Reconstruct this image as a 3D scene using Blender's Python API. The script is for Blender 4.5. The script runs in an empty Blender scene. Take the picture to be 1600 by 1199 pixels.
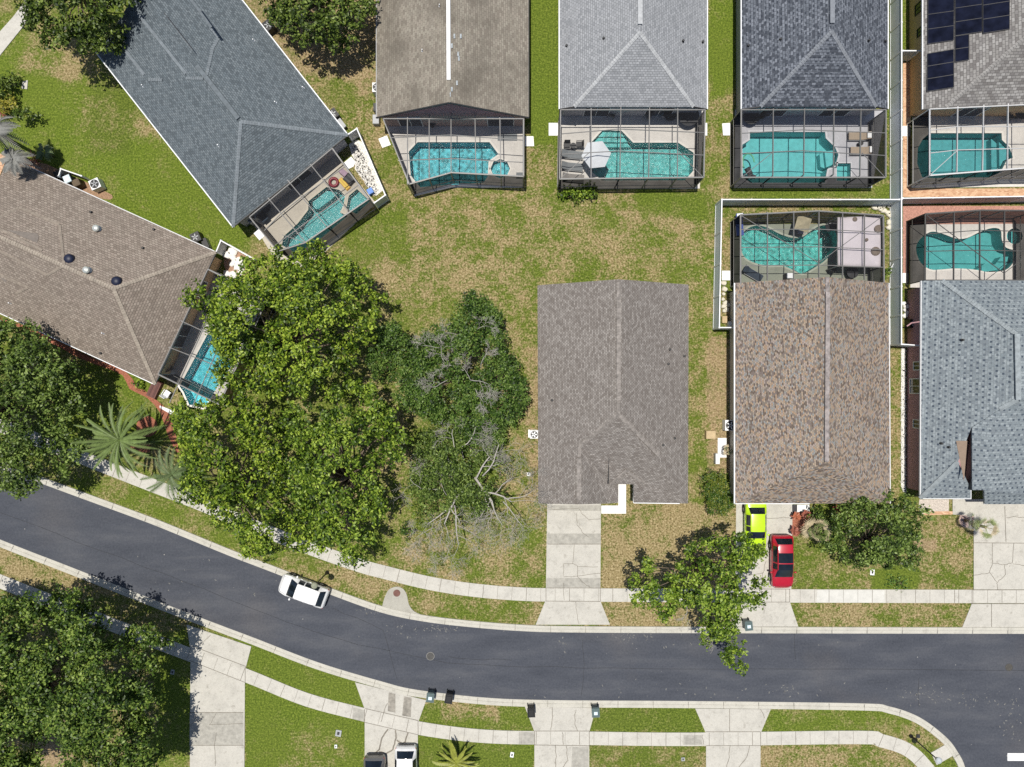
import bpy, bmesh, math, random
import numpy as np
from mathutils import Vector, Matrix, geometry
R = math.radians
random.seed(7)
S = bpy.context.scene
COL = S.collection
# ---------------------------------------------------------------- camera, sky, sun
H = 60.0            # camera height in metres
K = 1.0 / 18.0      # metres per photo pixel on the ground
cam = bpy.data.cameras.new('camera'); camo = bpy.data.objects.new('camera', cam); COL.objects.link(camo)
camo.location = (0, 0, H); camo.rotation_euler = (0, 0, 0)
cam.sensor_fit = 'HORIZONTAL'; cam.angle_x = 2 * math.atan(800 * K / H); cam.clip_end = 3000; cam.clip_start = 1
S.camera = camo
SUN = Vector((0.085, -0.10, -1)).normalized()
w = bpy.data.worlds.new('World'); S.world = w; w.use_nodes = True
nt = w.node_tree; bg = nt.nodes['Background']
sky = nt.nodes.new('ShaderNodeTexSky'); sky.sky_type = 'NISHITA'; sky.sun_disc = False
sky.sun_elevation = math.asin(-SUN.z); sky.sun_rotation = math.atan2(-SUN.x, -SUN.y)
nt.links.new(sky.outputs[0], bg.inputs[0]); bg.inputs[1].default_value = 0.08
sl = bpy.data.lights.new('sun', 'SUN'); sl.energy = 4.6; sl.angle = R(0.5); sl.color = (1.0, 0.955, 0.87)
so = bpy.data.objects.new('sun', sl); COL.objects.link(so)
so.rotation_euler = SUN.to_track_quat('-Z', 'Y').to_euler(); so.location = (-8, 9, 90)
S.view_settings.view_transform = 'Standard'; S.view_settings.look = 'None'
S.view_settings.exposure = 0.0; S.view_settings.gamma = 1.0
S.cycles.max_bounces = 8; S.cycles.transparent_max_bounces = 24; S.cycles.caustics_reflective = False; S.cycles.caustics_refractive = False
try: S.cycles.use_denoising = False
except Exception: pass

# ---------------------------------------------------------------- helpers
def P(px, py, z=0.0):
    f = K * (H - z) / H
    return Vector(((px - 800) * f, (599.5 - py) * f, z))
def zc(ox, oy, k, pts): return [(ox + x / k, oy + y / k) for x, y in pts]
def px_of(v):
    f = H / (H - v.z) / K
    return (800 + v.x * f, 599.5 - v.y * f)
def onpl(a, b, c, px, py):
    n = (b - a).cross(c - a); d = P(px, py, 0) - Vector((0, 0, H)); o = Vector((0, 0, H))
    t = (a - o).dot(n) / d.dot(n); return o + d * t

class MB:
    def __init__(s): s.v = []; s.f = []; s.uv = None
    def add(s, V, F):
        o = len(s.v); s.v += [tuple(v) for v in V]; s.f += [tuple(i + o for i in f) for f in F]; return s
    def box(s, c, d, rz=0, taper=1.0):
        x, y, z = d[0] / 2, d[1] / 2, d[2] / 2; ca, sa = math.cos(rz), math.sin(rz); V = []
        for k, t in ((-1, 1.0), (1, taper)):
            for i, j in ((-1, -1), (1, -1), (1, 1), (-1, 1)):
                a, b = i * x * t, j * y * t; V.append((c[0] + a * ca - b * sa, c[1] + a * sa + b * ca, c[2] + k * z))
        return s.add(V, [(3, 2, 1, 0), (4, 5, 6, 7), (0, 1, 5, 4), (1, 2, 6, 5), (2, 3, 7, 6), (3, 0, 4, 7)])
    def cyl(s, c, r, h, n=16, r2=None):
        r2 = r if r2 is None else r2; V = []
        for z, q in ((0, r), (h, r2)):
            V += [(c[0] + q * math.cos(2 * math.pi * i / n), c[1] + q * math.sin(2 * math.pi * i / n), c[2] + z) for i in range(n)]
        F = [(i, (i + 1) % n, n + (i + 1) % n, n + i) for i in range(n)] + [tuple(range(n - 1, -1, -1)), tuple(range(n, 2 * n))]
        return s.add(V, F)
    def lathe(s, c, prof, n=16):
        V = []; m = len(prof)
        for r, z in prof: V += [(c[0] + r * math.cos(2 * math.pi * i / n), c[1] + r * math.sin(2 * math.pi * i / n), c[2] + z) for i in range(n)]
        F = [(k * n + i, k * n + (i + 1) % n, (k + 1) * n + (i + 1) % n, (k + 1) * n + i) for k in range(m - 1) for i in range(n)]
        F += [tuple(range(n - 1, -1, -1)), tuple(range((m - 1) * n, m * n))]
        return s.add(V, F)
    def bar(s, a, b, w, h=None):
        a, b = Vector(a), Vector(b); h = w if h is None else h; d = (b - a).normalized()
        u = d.cross(Vector((0, 0, 1)))
        if u.length < 1e-3: u = Vector((1, 0, 0))
        u.normalize(); v = u.cross(d); u = u * w / 2; v = v * h / 2
        V = [a - u - v, a + u - v, a + u + v, a - u + v, b - u - v, b + u - v, b + u + v, b - u + v]
        return s.add(V, [(3, 2, 1, 0), (4, 5, 6, 7), (0, 1, 5, 4), (1, 2, 6, 5), (2, 3, 7, 6), (3, 0, 4, 7)])
    def tube(s, pts, rad, n=6):
        pts = [Vector(p) for p in pts]; m = len(pts); rad = rad if isinstance(rad, (list, tuple)) else [rad] * m; V = []
        for i, p in enumerate(pts):
            d = (pts[min(i + 1, m - 1)] - pts[max(i - 1, 0)]).normalized()
            u = d.cross(Vector((0.13, 0.09, 1)));
            if u.length < 1e-2: u = d.cross(Vector((1, 0, 0)))
            u.normalize(); v = d.cross(u)
            V += [p + (u * math.cos(2 * math.pi * k / n) + v * math.sin(2 * math.pi * k / n)) * rad[i] for k in range(n)]
        F = [(i * n + k, i * n + (k + 1) % n, (i + 1) * n + (k + 1) % n, (i + 1) * n + k) for i in range(m - 1) for k in range(n)]
        F += [tuple(range(n - 1, -1, -1)), tuple(range((m - 1) * n, m * n))]
        return s.add(V, F)
    def poly(s, pts): return s.add(pts, [tuple(range(len(pts)))])
    def prism(s, pts, z0, z1):
        n = len(pts); ar = sum(pts[i][0] * pts[(i + 1) % n][1] - pts[(i + 1) % n][0] * pts[i][1] for i in range(n))
        if ar < 0: pts = pts[::-1]
        V = [(p[0], p[1], z0) for p in pts] + [(p[0], p[1], z1) for p in pts]
        return s.add(V, [tuple(range(n - 1, -1, -1)), tuple(range(n, 2 * n))] + [(i, (i + 1) % n, n + (i + 1) % n, n + i) for i in range(n)])
    def build(s, name, m, parent=None, smooth=False, world=True, uv=False):
        me = bpy.data.meshes.new(name); V = s.v
        if parent is not None and world:
            o = Vector((0, 0, 0)); q = parent
            while q: o = o + q.location; q = q.parent
            V = [(v[0] - o.x, v[1] - o.y, v[2] - o.z) for v in V]
        me.from_pydata(V, [], s.f); me.validate()
        if m: me.materials.append(m)
        if smooth: me.polygons.foreach_set('use_smooth', [True] * len(me.polygons))
        if uv: box_uv(me)
        me.update(); ob = bpy.data.objects.new(name, me); COL.objects.link(ob)
        if parent is not None: ob.parent = parent
        return ob
def box_uv(me):
    ul = me.uv_layers.new(name='UVMap')
    for p in me.polygons:
        n = p.normal; h = Vector((-n.y, n.x, 0))
        if h.length < 1e-4: h = Vector((1, 0, 0))
        h.normalize(); v = n.cross(h)
        for li in p.loop_indices:
            c = me.vertices[me.loops[li].vertex_index].co; ul.data[li].uv = (c.dot(h), c.dot(v))
def tag(o, label, cat, group=None):
    o['label'] = label; o['category'] = cat
    if group: o['group'] = group
    return o
def thing(name, label, cat, loc=(0, 0, 0), rz=0, group=None):
    o = bpy.data.objects.new(name, None); COL.objects.link(o); o.location = loc; o.rotation_euler = (0, 0, rz); o.empty_display_size = .3
    return tag(o, label, cat, group)
def struct(o, kind='structure'): o['kind'] = kind; return o
def dup(root, loc, rz, label, name=None):
    def rec(o, par):
        c = o.copy(); COL.objects.link(c)
        if par: c.parent = par; c.matrix_parent_inverse = o.matrix_parent_inverse
        for ch in o.children: rec(ch, c)
        return c
    r = rec(root, None); r.location = loc; r.rotation_euler = (0, 0, rz); r['label'] = label
    return r
def inside(x, y, poly):
    c = False; j = len(poly) - 1
    for i in range(len(poly)):
        xi, yi = poly[i][0], poly[i][1]; xj, yj = poly[j][0], poly[j][1]
        if (yi > y) != (yj > y) and x < (xj - xi) * (y - yi) / (yj - yi) + xi: c = not c
        j = i
    return c
def sheet(outer, holes, z):
    """flat triangulated sheet with holes (world xy)"""
    V = []; E = []
    for loop in [outer] + holes:
        o = len(V); V += [Vector((p[0], p[1])) for p in loop]; n = len(loop); E += [(o + i, o + (i + 1) % n) for i in range(n)]
    r = geometry.delaunay_2d_cdt(V, E, [], 0, 1e-5); vs, fs = r[0], r[2]; F = []
    for f in fs:
        cx = sum(vs[i].x for i in f) / 3; cy = sum(vs[i].y for i in f) / 3
        if inside(cx, cy, outer) and not any(inside(cx, cy, h) for h in holes):
            a, b, c = [vs[i] for i in f]
            if (b.x - a.x) * (c.y - a.y) - (b.y - a.y) * (c.x - a.x) < 0: f = f[::-1]
            F.append(tuple(f))
    return MB().add([(v.x, v.y, z) for v in vs], F)
def slab(outer, holes, z0, z1):
    m = sheet(outer, holes, z1)
    for loop in [outer] + holes:
        n = len(loop); m.add([(p[0], p[1], z0) for p in loop] + [(p[0], p[1], z1) for p in loop], [(i, (i + 1) % n, n + (i + 1) % n, n + i) for i in range(n)])
    return m
def off(pts, d):
    """offset an open polyline sideways (positive = to the left of travel), 2-D vectors"""
    out = []; n = len(pts)
    for i in range(n):
        a = Vector(pts[max(i - 1, 0)][:2]); b = Vector(pts[min(i + 1, n - 1)][:2]); t = (b - a).normalized()
        out.append(Vector((pts[i][0] - t.y * d, pts[i][1] + t.x * d)))
    return out
def smooth(pts, k=5):
    """Catmull-Rom through pixel points"""
    out = []; n = len(pts)
    for i in range(n - 1):
        p0, p1, p2, p3 = [Vector(pts[min(max(j, 0), n - 1)]) for j in (i - 1, i, i + 1, i + 2)]
        for q in range(k):
            t = q / k; out.append(.5 * ((2 * p1) + (p2 - p0) * t + (2 * p0 - 5 * p1 + 4 * p2 - p3) * t * t + (3 * p1 - p0 - 3 * p2 + p3) * t ** 3))
    out.append(Vector(pts[-1])); return [(p.x, p.y) for p in out]
def W(pts, z=0.0): return [P(x, y, z) for x, y in pts]
def inset(poly, d):
    """shrink a closed world polygon by d"""
    n = len(poly); ar = sum(poly[i][0] * poly[(i + 1) % n][1] - poly[(i + 1) % n][0] * poly[i][1] for i in range(n)); sg = 1 if ar > 0 else -1; out = []
    for i in range(n):
        a, b, c = [Vector(poly[j % n][:2]) for j in (i - 1, i, i + 1)]
        d1 = (b - a).normalized(); d2 = (c - b).normalized(); n1 = Vector((-d1.y, d1.x)) * sg; n2 = Vector((-d2.y, d2.x)) * sg
        q = n1 + n2
        if q.length < 1e-3: q = n1
        q.normalize(); out.append(b + q * (d / max(.35, q.dot(n1))))
    return out

# ---------------------------------------------------------------- materials
def newmat(name):
    m = bpy.data.materials.new(name); m.use_nodes = True; t = m.node_tree; return m, t, t.nodes['Principled BSDF'], t.nodes['Material Output']
def N(t, typ, **kw):
    n = t.nodes.new(typ)
    for k, v in kw.items():
        if k.startswith('i_'): n.inputs[int(k[2:]) if k[2:].isdigit() else k[2:].replace('_', ' ')].default_value = v
        else: setattr(n, k, v)
    return n
def c4(c): return (c[0], c[1], c[2], 1)
def ramp(t, fac, stops, interp='LINEAR'):
    r = N(t, 'ShaderNodeValToRGB'); e = r.color_ramp; e.interpolation = interp
    while len(e.elements) < len(stops): e.elements.new(.5)
    for el, (p, c) in zip(e.elements, stops): el.position = p; el.color = c4(c)
    t.links.new(fac, r.inputs[0]); return r.outputs[0]
def mixc(t, fac, a, b, mode='MIX'):
    n = N(t, 'ShaderNodeMix', data_type='RGBA', blend_type=mode)
    for sock, val in ((0, fac), (6, a), (7, b)):
        if hasattr(val, 'node'): t.links.new(val, n.inputs[sock])
        elif sock == 0: n.inputs[0].default_value = val
        else: n.inputs[sock].default_value = c4(val)
    return n.outputs[2]
def math_(t, op, a, b=None, clamp=False):
    n = N(t, 'ShaderNodeMath', operation=op, use_clamp=clamp)
    for i, v in ((0, a), (1, b)):
        if v is None: continue
        if hasattr(v, 'node'): t.links.new(v, n.inputs[i])
        else: n.inputs[i].default_value = v
    return n.outputs[0]
def noise(t, scale, detail=4, rough=.6, vec=None, dim='3D'):
    n = N(t, 'ShaderNodeTexNoise'); n.inputs['Scale'].default_value = scale; n.inputs['Detail'].default_value = detail; n.inputs['Roughness'].default_value = rough
    if vec is not None: t.links.new(vec, n.inputs['Vector'])
    return n.outputs[0]
def wpos(t): return N(t, 'ShaderNodeNewGeometry').outputs['Position']
def bump(t, b, h, strength, dist=.02):
    n = N(t, 'ShaderNodeBump'); n.inputs['Strength'].default_value = strength; n.inputs['Distance'].default_value = dist
    t.links.new(h, n.inputs['Height']); t.links.new(n.outputs[0], b.inputs['Normal'])
_pm = {}
def pm(name, col, rough=.6, var=.18, scale=4, metal=0, bmp=0, coat=0, spec=.4):
    if name in _pm: return _pm[name]
    m, t, b, o = newmat(name); n = noise(t, scale, 5, .65, N(t, 'ShaderNodeTexCoord').outputs['Object'])
    cl = ramp(t, n, [(.3, [c * (1 - var) for c in col]), (.7, [min(1, c * (1 + var)) for c in col])])
    t.links.new(cl, b.inputs['Base Color']); b.inputs['Roughness'].default_value = rough; b.inputs['Metallic'].default_value = metal
    b.inputs['Specular IOR Level'].default_value = spec; b.inputs['Coat Weight'].default_value = coat
    if bmp: bump(t, b, n, bmp)
    _pm[name] = m; return m

def mat_ground():
    m, t, b, o = newmat('lawn_grass'); pos = wpos(t)
    at = N(t, 'ShaderNodeAttribute', attribute_name='wear'); sp = N(t, 'ShaderNodeSeparateColor'); t.links.new(at.outputs[0], sp.inputs[0])
    dry, bare, lush = sp.outputs[0], sp.outputs[1], sp.outputs[2]
    n1 = noise(t, .38, 6, .68, pos); n2 = noise(t, 2.6, 6, .8, pos); n3 = noise(t, 6.5, 4, .75, pos); n4 = noise(t, .16, 3, .6, pos)
    a = math_(t, 'MULTIPLY', math_(t, 'SUBTRACT', n2, .5), 3.8); c = math_(t, 'MULTIPLY', math_(t, 'SUBTRACT', n1, .5), 3.8)
    d = math_(t, 'MULTIPLY', math_(t, 'SUBTRACT', n3, .5), 1.6)
    amp = math_(t, 'ADD', math_(t, 'MULTIPLY', dry, 1.5), .22, True); f = math_(t, 'ADD', math_(t, 'MULTIPLY', math_(t, 'ADD', math_(t, 'ADD', a, c), d), amp), dry); f = math_(t, 'ADD', math_(t, 'MULTIPLY', math_(t, 'SUBTRACT', f, .5), 1.5), .5, True)
    g1 = ramp(t, n3, [(.36, (.022, .044, .005)), (.5, (.085, .130, .015)), (.64, (.215, .26, .045))])
    g2 = ramp(t, n3, [(.34, (.038, .068, .006)), (.5, (.115, .185, .014)), (.66, (.27, .34, .045))])
    green = mixc(t, lush, g1, g2)
    green = mixc(t, math_(t, 'MULTIPLY', n4, .45), green, (.17, .18, .04))
    tan = ramp(t, n3, [(.34, (.10, .075, .03)), (.5, (.31, .24, .115)), (.66, (.54, .44, .26))])
    col = mixc(t, f, green, tan)
    soil = ramp(t, n3, [(.3, (.16, .10, .055)), (.55, (.40, .29, .18)), (.7, (.5, .39, .27))])
    bf = math_(t, 'ADD', math_(t, 'MULTIPLY', math_(t, 'SUBTRACT', n2, .5), 2.0), math_(t, 'SUBTRACT', math_(t, 'MULTIPLY', bare, 1.6), .3), True)
    bf = math_(t, 'MULTIPLY', bf, math_(t, 'MULTIPLY', bare, 3.0, True), True)
    col = mixc(t, bf, col, soil)
    t.links.new(col, b.inputs['Base Color']); b.inputs['Roughness'].default_value = .9; b.inputs['Specular IOR Level'].default_value = .15
    bump(t, b, math_(t, 'ADD', n3, math_(t, 'MULTIPLY', noise(t, 22, 2, .6, pos), .5)), .9, .10)
    return m
def mat_asphalt():
    m, t, b, o = newmat('asphalt'); pos = wpos(t)
    mp = N(t, 'ShaderNodeMapping'); mp.inputs['Scale'].default_value = (.35, 1.3, 1); t.links.new(pos, mp.inputs[0])
    n1 = noise(t, .5, 6, .6, mp.outputs[0]); n2 = noise(t, 6, 4, .7, pos); n5 = noise(t, .12, 3, .5, pos)
    base = ramp(t, n1, [(.3, (.034, .039, .052)), (.5, (.062, .068, .084)), (.72, (.115, .118, .128))])
    base = mixc(t, .5, base, ramp(t, n2, [(.3, (.044, .049, .062)), (.7, (.096, .102, .120))]))
    st = math_(t, 'MULTIPLY', math_(t, 'SUBTRACT', n5, .55), 4, True); st = math_(t, 'MULTIPLY', st, n2); base = mixc(t, math_(t, 'MULTIPLY', st, .9), base, (.13, .12, .115))
    vo = N(t, 'ShaderNodeTexVoronoi'); vo.inputs['Scale'].default_value = .9; t.links.new(pos, vo.inputs['Vector'])
    sp = math_(t, 'LESS_THAN', vo.outputs['Distance'], .045); rnd = N(t, 'ShaderNodeSeparateColor'); t.links.new(vo.outputs['Color'], rnd.inputs[0])
    sp = math_(t, 'MULTIPLY', sp, math_(t, 'GREATER_THAN', rnd.outputs[0], .62)); base = mixc(t, math_(t, 'MULTIPLY', sp, .7), base, (.38, .37, .34))
    mp2 = N(t, 'ShaderNodeMapping'); mp2.inputs['Scale'].default_value = (.06, 1.1, 1); mp2.inputs['Rotation'].default_value = (0, 0, .05); t.links.new(pos, mp2.inputs[0])
    sc = math_(t, 'MULTIPLY', math_(t, 'SUBTRACT', noise(t, 1.6, 4, .55, mp2.outputs[0]), .62), 8, True); base = mixc(t, math_(t, 'MULTIPLY', sc, .25), base, (.12, .12, .125))
    t.links.new(base, b.inputs['Base Color']); b.inputs['Roughness'].default_value = .8; b.inputs['Specular IOR Level'].default_value = .2
    bump(t, b, n2, .3, .01); return m
def mat_concrete(name, col, stain=.5, warm=0):
    m, t, b, o = newmat(name); pos = wpos(t)
    n1 = noise(t, .8, 6, .65, pos); n2 = noise(t, 9, 4, .7, pos); n3 = noise(t, 2.3, 5, .7, pos)
    c = ramp(t, n1, [(.25, [x * .74 for x in col]), (.5, col), (.8, [min(.9, x * 1.12) for x in col])])
    c = mixc(t, .35, c, ramp(t, n2, [(.3, [x * .62 for x in col]), (.65, [min(.9, x * 1.12) for x in col])]))
    s = math_(t, 'MULTIPLY', math_(t, 'SUBTRACT', n3, .56), 4.0, True); c = mixc(t, math_(t, 'MULTIPLY', s, stain), c, (.22, .20, .165))
    t.links.new(c, b.inputs['Base Color']); b.inputs['Roughness'].default_value = .85; b.inputs['Specular IOR Level'].default_value = .2
    bump(t, b, n2, .15, .008); return m
def mat_shingle(name, cols, wid=.34, hei=.19, mortar=.22, stain=(.1, .1, .1), stf=.25, dark=.45, bmp=.5, dots=None):
    """asphalt shingles: brick courses in the roof plane, each tab with its own tint"""
    m, t, b, o = newmat(name); uv = N(t, 'ShaderNodeUVMap').outputs[0]; pos = wpos(t)
    br = N(t, 'ShaderNodeTexBrick'); br.offset = .5; br.squash = 1
    for k, v in (('Scale', 1), ('Brick Width', wid), ('Row Height', hei), ('Mortar Size', hei * .11), ('Mortar Smooth', .5), ('Bias', 0)): br.inputs[k].default_value = v
    br.inputs['Color1'].default_value = (0, 0, 0, 1); br.inputs['Color2'].default_value = (1, 1, 1, 1); br.inputs['Mortar'].default_value = (.5, .5, .5, 1)
    mp = N(t, 'ShaderNodeMapping'); t.links.new(uv, mp.inputs[0])
    wn = noise(t, 3, 2, .5, uv); cb = N(t, 'ShaderNodeCombineXYZ'); t.links.new(math_(t, 'MULTIPLY', wn, .03), cb.inputs[0]); t.links.new(math_(t, 'MULTIPLY', wn, .02), cb.inputs[1])
    ad = N(t, 'ShaderNodeVectorMath', operation='ADD'); t.links.new(uv, ad.inputs[0]); t.links.new(cb.outputs[0], ad.inputs[1]); t.links.new(ad.outputs[0], br.inputs['Vector'])
    n = len(cols); c = ramp(t, br.outputs['Color'], [((i + .02) / n, cc) for i, cc in enumerate(cols)], 'CONSTANT')
    c = mixc(t, math_(t, 'MULTIPLY', br.outputs['Fac'], dark + mortar), c, [x * .25 for x in cols[0]])
    if dots:
        b2 = N(t, 'ShaderNodeTexBrick'); b2.offset = .5
        for k, v in (('Scale', 1), ('Brick Width', dots[0]), ('Row Height', dots[1]), ('Mortar Size', dots[2]), ('Mortar Smooth', .1), ('Bias', 0)): b2.inputs[k].default_value = v
        b2.inputs['Color1'].default_value = (0, 0, 0, 1); b2.inputs['Color2'].default_value = (1, 1, 1, 1); t.links.new(ad.outputs[0], b2.inputs['Vector'])
        c = mixc(t, math_(t, 'MULTIPLY', math_(t, 'MULTIPLY', math_(t, 'SUBTRACT', 1, b2.outputs['Fac']), dots[3]), math_(t, 'ADD', math_(t, 'MULTIPLY', b2.outputs['Color'], 1.0), .35, True)), c, dots[4])
    n2 = noise(t, 14, 3, .7, pos); c = mixc(t, .35, c, ramp(t, n2, [(.3, (.3, .3, .3)), (.7, (.8, .8, .8))]), 'OVERLAY')
    n1 = noise(t, .35, 5, .6, pos); c = mixc(t, math_(t, 'MULTIPLY', math_(t, 'SUBTRACT', n1, .45), stf * 4, True), c, stain)
    t.links.new(c, b.inputs['Base Color']); b.inputs['Roughness'].default_value = .88; b.inputs['Specular IOR Level'].default_value = .25
    bump(t, b, math_(t, 'SUBTRACT', math_(t, 'MULTIPLY', n2, .4), br.outputs['Fac']), bmp, .03); return m
def mat_screen(name, op, col=(.012, .013, .015)):
    m, t, b, o = newmat(name); tr = N(t, 'ShaderNodeBsdfTransparent'); df = N(t, 'ShaderNodeBsdfDiffuse'); df.inputs[0].default_value = c4(col)
    n = noise(t, .7, 3, .5, wpos(t)); f = math_(t, 'ADD', math_(t, 'MULTIPLY', math_(t, 'SUBTRACT', n, .5), .12), op, True)
    mx = N(t, 'ShaderNodeMixShader'); t.links.new(f, mx.inputs[0]); t.links.new(tr.outputs[0], mx.inputs[1]); t.links.new(df.outputs[0], mx.inputs[2]); t.links.new(mx.outputs[0], o.inputs[0]); return m
def mat_water(name, tint, amp):
    m, t, b, o = newmat(name); pos = wpos(t); tr = N(t, 'ShaderNodeBsdfTransparent'); tr.inputs[0].default_value = c4(tint)
    gl = N(t, 'ShaderNodeBsdfGlossy'); gl.inputs['Roughness'].default_value = .14
    fr = N(t, 'ShaderNodeFresnel'); fr.inputs[0].default_value = 1.33
    h = math_(t, 'ADD', noise(t, 8.0, 3, .6, pos), math_(t, 'MULTIPLY', noise(t, 2.0, 2, .5, pos), .8))
    bp = N(t, 'ShaderNodeBump'); bp.inputs['Strength'].default_value = 1; bp.inputs['Distance'].default_value = amp; t.links.new(h, bp.inputs['Height'])
    t.links.new(bp.outputs[0], gl.inputs['Normal']); t.links.new(bp.outputs[0], fr.inputs['Normal'])
    mx = N(t, 'ShaderNodeMixShader'); t.links.new(fr.outputs[0], mx.inputs[0]); t.links.new(tr.outputs[0], mx.inputs[1]); t.links.new(gl.outputs[0], mx.inputs[2]); t.links.new(mx.outputs[0], o.inputs[0]); return m
def mat_basin(name, col, caustic_mot):  # mottling paints the ripples' web of light into the plaster colour
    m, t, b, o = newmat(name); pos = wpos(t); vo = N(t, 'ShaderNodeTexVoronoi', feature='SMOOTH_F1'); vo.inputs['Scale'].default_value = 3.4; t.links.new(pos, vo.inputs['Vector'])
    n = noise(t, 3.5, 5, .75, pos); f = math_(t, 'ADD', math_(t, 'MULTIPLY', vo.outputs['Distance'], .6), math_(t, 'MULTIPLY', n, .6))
    c = ramp(t, f, [(.35, [x * (1 - caustic_mot) for x in col]), (.55, col), (.8, [min(.95, x * (1 + caustic_mot * 1.2)) for x in col])])
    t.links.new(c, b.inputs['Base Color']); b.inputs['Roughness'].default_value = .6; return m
def mat_leaf(name, dark, mid, light, trans=.22):
    m, t, b, o = newmat(name); at = N(t, 'ShaderNodeAttribute', attribute_name='tint')
    c = ramp(t, at.outputs['Fac'], [(0, dark), (.5, mid), (1, light)])
    t.links.new(c, b.inputs['Base Color']); b.inputs['Roughness'].default_value = .45; b.inputs['Specular IOR Level'].default_value = .28
    tl = N(t, 'ShaderNodeBsdfTranslucent'); t.links.new(c, tl.inputs[0]); mx = N(t, 'ShaderNodeMixShader'); mx.inputs[0].default_value = trans
    t.links.new(b.outputs[0], mx.inputs[1]); t.links.new(tl.outputs[0], mx.inputs[2]); t.links.new(mx.outputs[0], o.inputs[0]); return m
def mat_glass(name, col=(.02, .025, .03)):
    m, t, b, o = newmat(name); n = noise(t, 1.5, 3, .5, N(t, 'ShaderNodeTexCoord').outputs['Object'])
    t.links.new(ramp(t, n, [(.3, [c * .6 for c in col]), (.7, [c * 1.5 for c in col])]), b.inputs['Base Color'])
    b.inputs['Roughness'].default_value = .06; b.inputs['Specular IOR Level'].default_value = .7; return m
def mat_paint(name, col, flake=0):
    m, t, b, o = newmat(name); n = noise(t, 6, 4, .6, N(t, 'ShaderNodeTexCoord').outputs['Object'])
    t.links.new(ramp(t, n, [(.3, [c * .93 for c in col]), (.7, [min(1, c * 1.05) for c in col])]), b.inputs['Base Color'])
    b.inputs['Roughness'].default_value = .35; b.inputs['Metallic'].default_value = flake; b.inputs['Coat Weight'].default_value = .7; b.inputs['Coat Roughness'].default_value = .08; return m
def mat_pavers(name, cols, wid=.22, hei=.11):
    m, t, b, o = newmat(name); pos = wpos(t); br = N(t, 'ShaderNodeTexBrick')
    for k, v in (('Scale', 1), ('Brick Width', wid), ('Row Height', hei), ('Mortar Size', .008), ('Bias', 0)): br.inputs[k].default_value = v
    br.inputs['Color1'].default_value = (0, 0, 0, 1); br.inputs['Color2'].default_value = (1, 1, 1, 1); br.inputs['Mortar'].default_value = (.3, .3, .3, 1); t.links.new(pos, br.inputs['Vector'])
    n = noise(t, 1.2, 5, .65, pos); f = math_(t, 'ADD', math_(t, 'MULTIPLY', br.outputs['Color'], .5), math_(t, 'MULTIPLY', n, .5))
    k = len(cols); c = ramp(t, f, [(.2 + .6 * i / (k - 1), cc) for i, cc in enumerate(cols)]); t.links.new(c, b.inputs['Base Color']); b.inputs['Roughness'].default_value = .85; return m

M_white = pm('white_vinyl', (.78, .79, .80), .45, .06)
M_fence = pm('fence_vinyl', (.74, .80, .88), .5, .08, 1.5)
M_fence_grey = pm('fence_grey', (.55, .56, .56), .5, .1, 1.5)
M_alu = pm('white_aluminium', (.62, .62, .62), .4, .08)
M_bronze = pm('bronze_aluminium', (.10, .095, .09), .4, .15)
M_greyalu = pm('grey_aluminium', (.20, .195, .19), .4, .12)
M_black = pm('black_plastic', (.012, .012, .013), .45, .3)
M_dark = pm('dark_metal', (.03, .03, .032), .5, .3)
M_grey = pm('grey_metal', (.35, .36, .37), .4, .15)
M_bark = pm('bark', (.17, .13, .095), .9, .35, 6, bmp=.6)
M_dead = pm('dead_wood', (.40, .375, .34), .85, .25, 5, bmp=.4)
M_glass = mat_glass('window_glass'); M_cglass = mat_glass('car_glass', (.008, .012, .018))
M_rubber = pm('tyre_rubber', (.015, .015, .015), .85, .2)
M_crack = pm('joint_dark', (.20, .18, .15), .9, .3, 3)
M_crack2 = pm('crack_grey', (.25, .225, .185), .9, .4, 3)
M_conc = mat_concrete('concrete', (.52, .50, .45), .7)
M_conc2 = mat_concrete('concrete_driveway', (.50, .48, .43), .85)
M_kerb = mat_concrete('concrete_kerb', (.51, .49, .43), .75)
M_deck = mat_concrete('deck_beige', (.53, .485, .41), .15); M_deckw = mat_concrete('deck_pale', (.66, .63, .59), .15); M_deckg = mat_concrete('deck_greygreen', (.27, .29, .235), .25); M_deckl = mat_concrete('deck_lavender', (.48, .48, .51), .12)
M_screen = mat_screen('screen_mesh', .17, (.05, .05, .055)); M_side = mat_screen('screen_mesh_side_shade', .87)  # same mesh on the sides, grazing view and shade put into its darker tone
M_mulch = pm('red_mulch', (.31, .115, .07), .95, .55, 14, bmp=.8); M_paver = mat_pavers('brick_pavers', [(.40, .21, .12), (.58, .36, .22), (.66, .47, .31)])
M_pink = pm('stucco_mauve', (.44, .25, .26), .85, .1, 3, bmp=.2); M_tan = pm('stucco_tan', (.64, .43, .24), .85, .1, 3, bmp=.2); M_lav = pm('stucco_grey', (.42, .42, .45), .85, .1, 3, bmp=.2); M_cream = pm('stucco_cream', (.55, .52, .46), .85, .1, 3, bmp=.2); M_salmon = pm('stucco_salmon', (.46, .33, .30), .85, .1, 3, bmp=.2)
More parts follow.
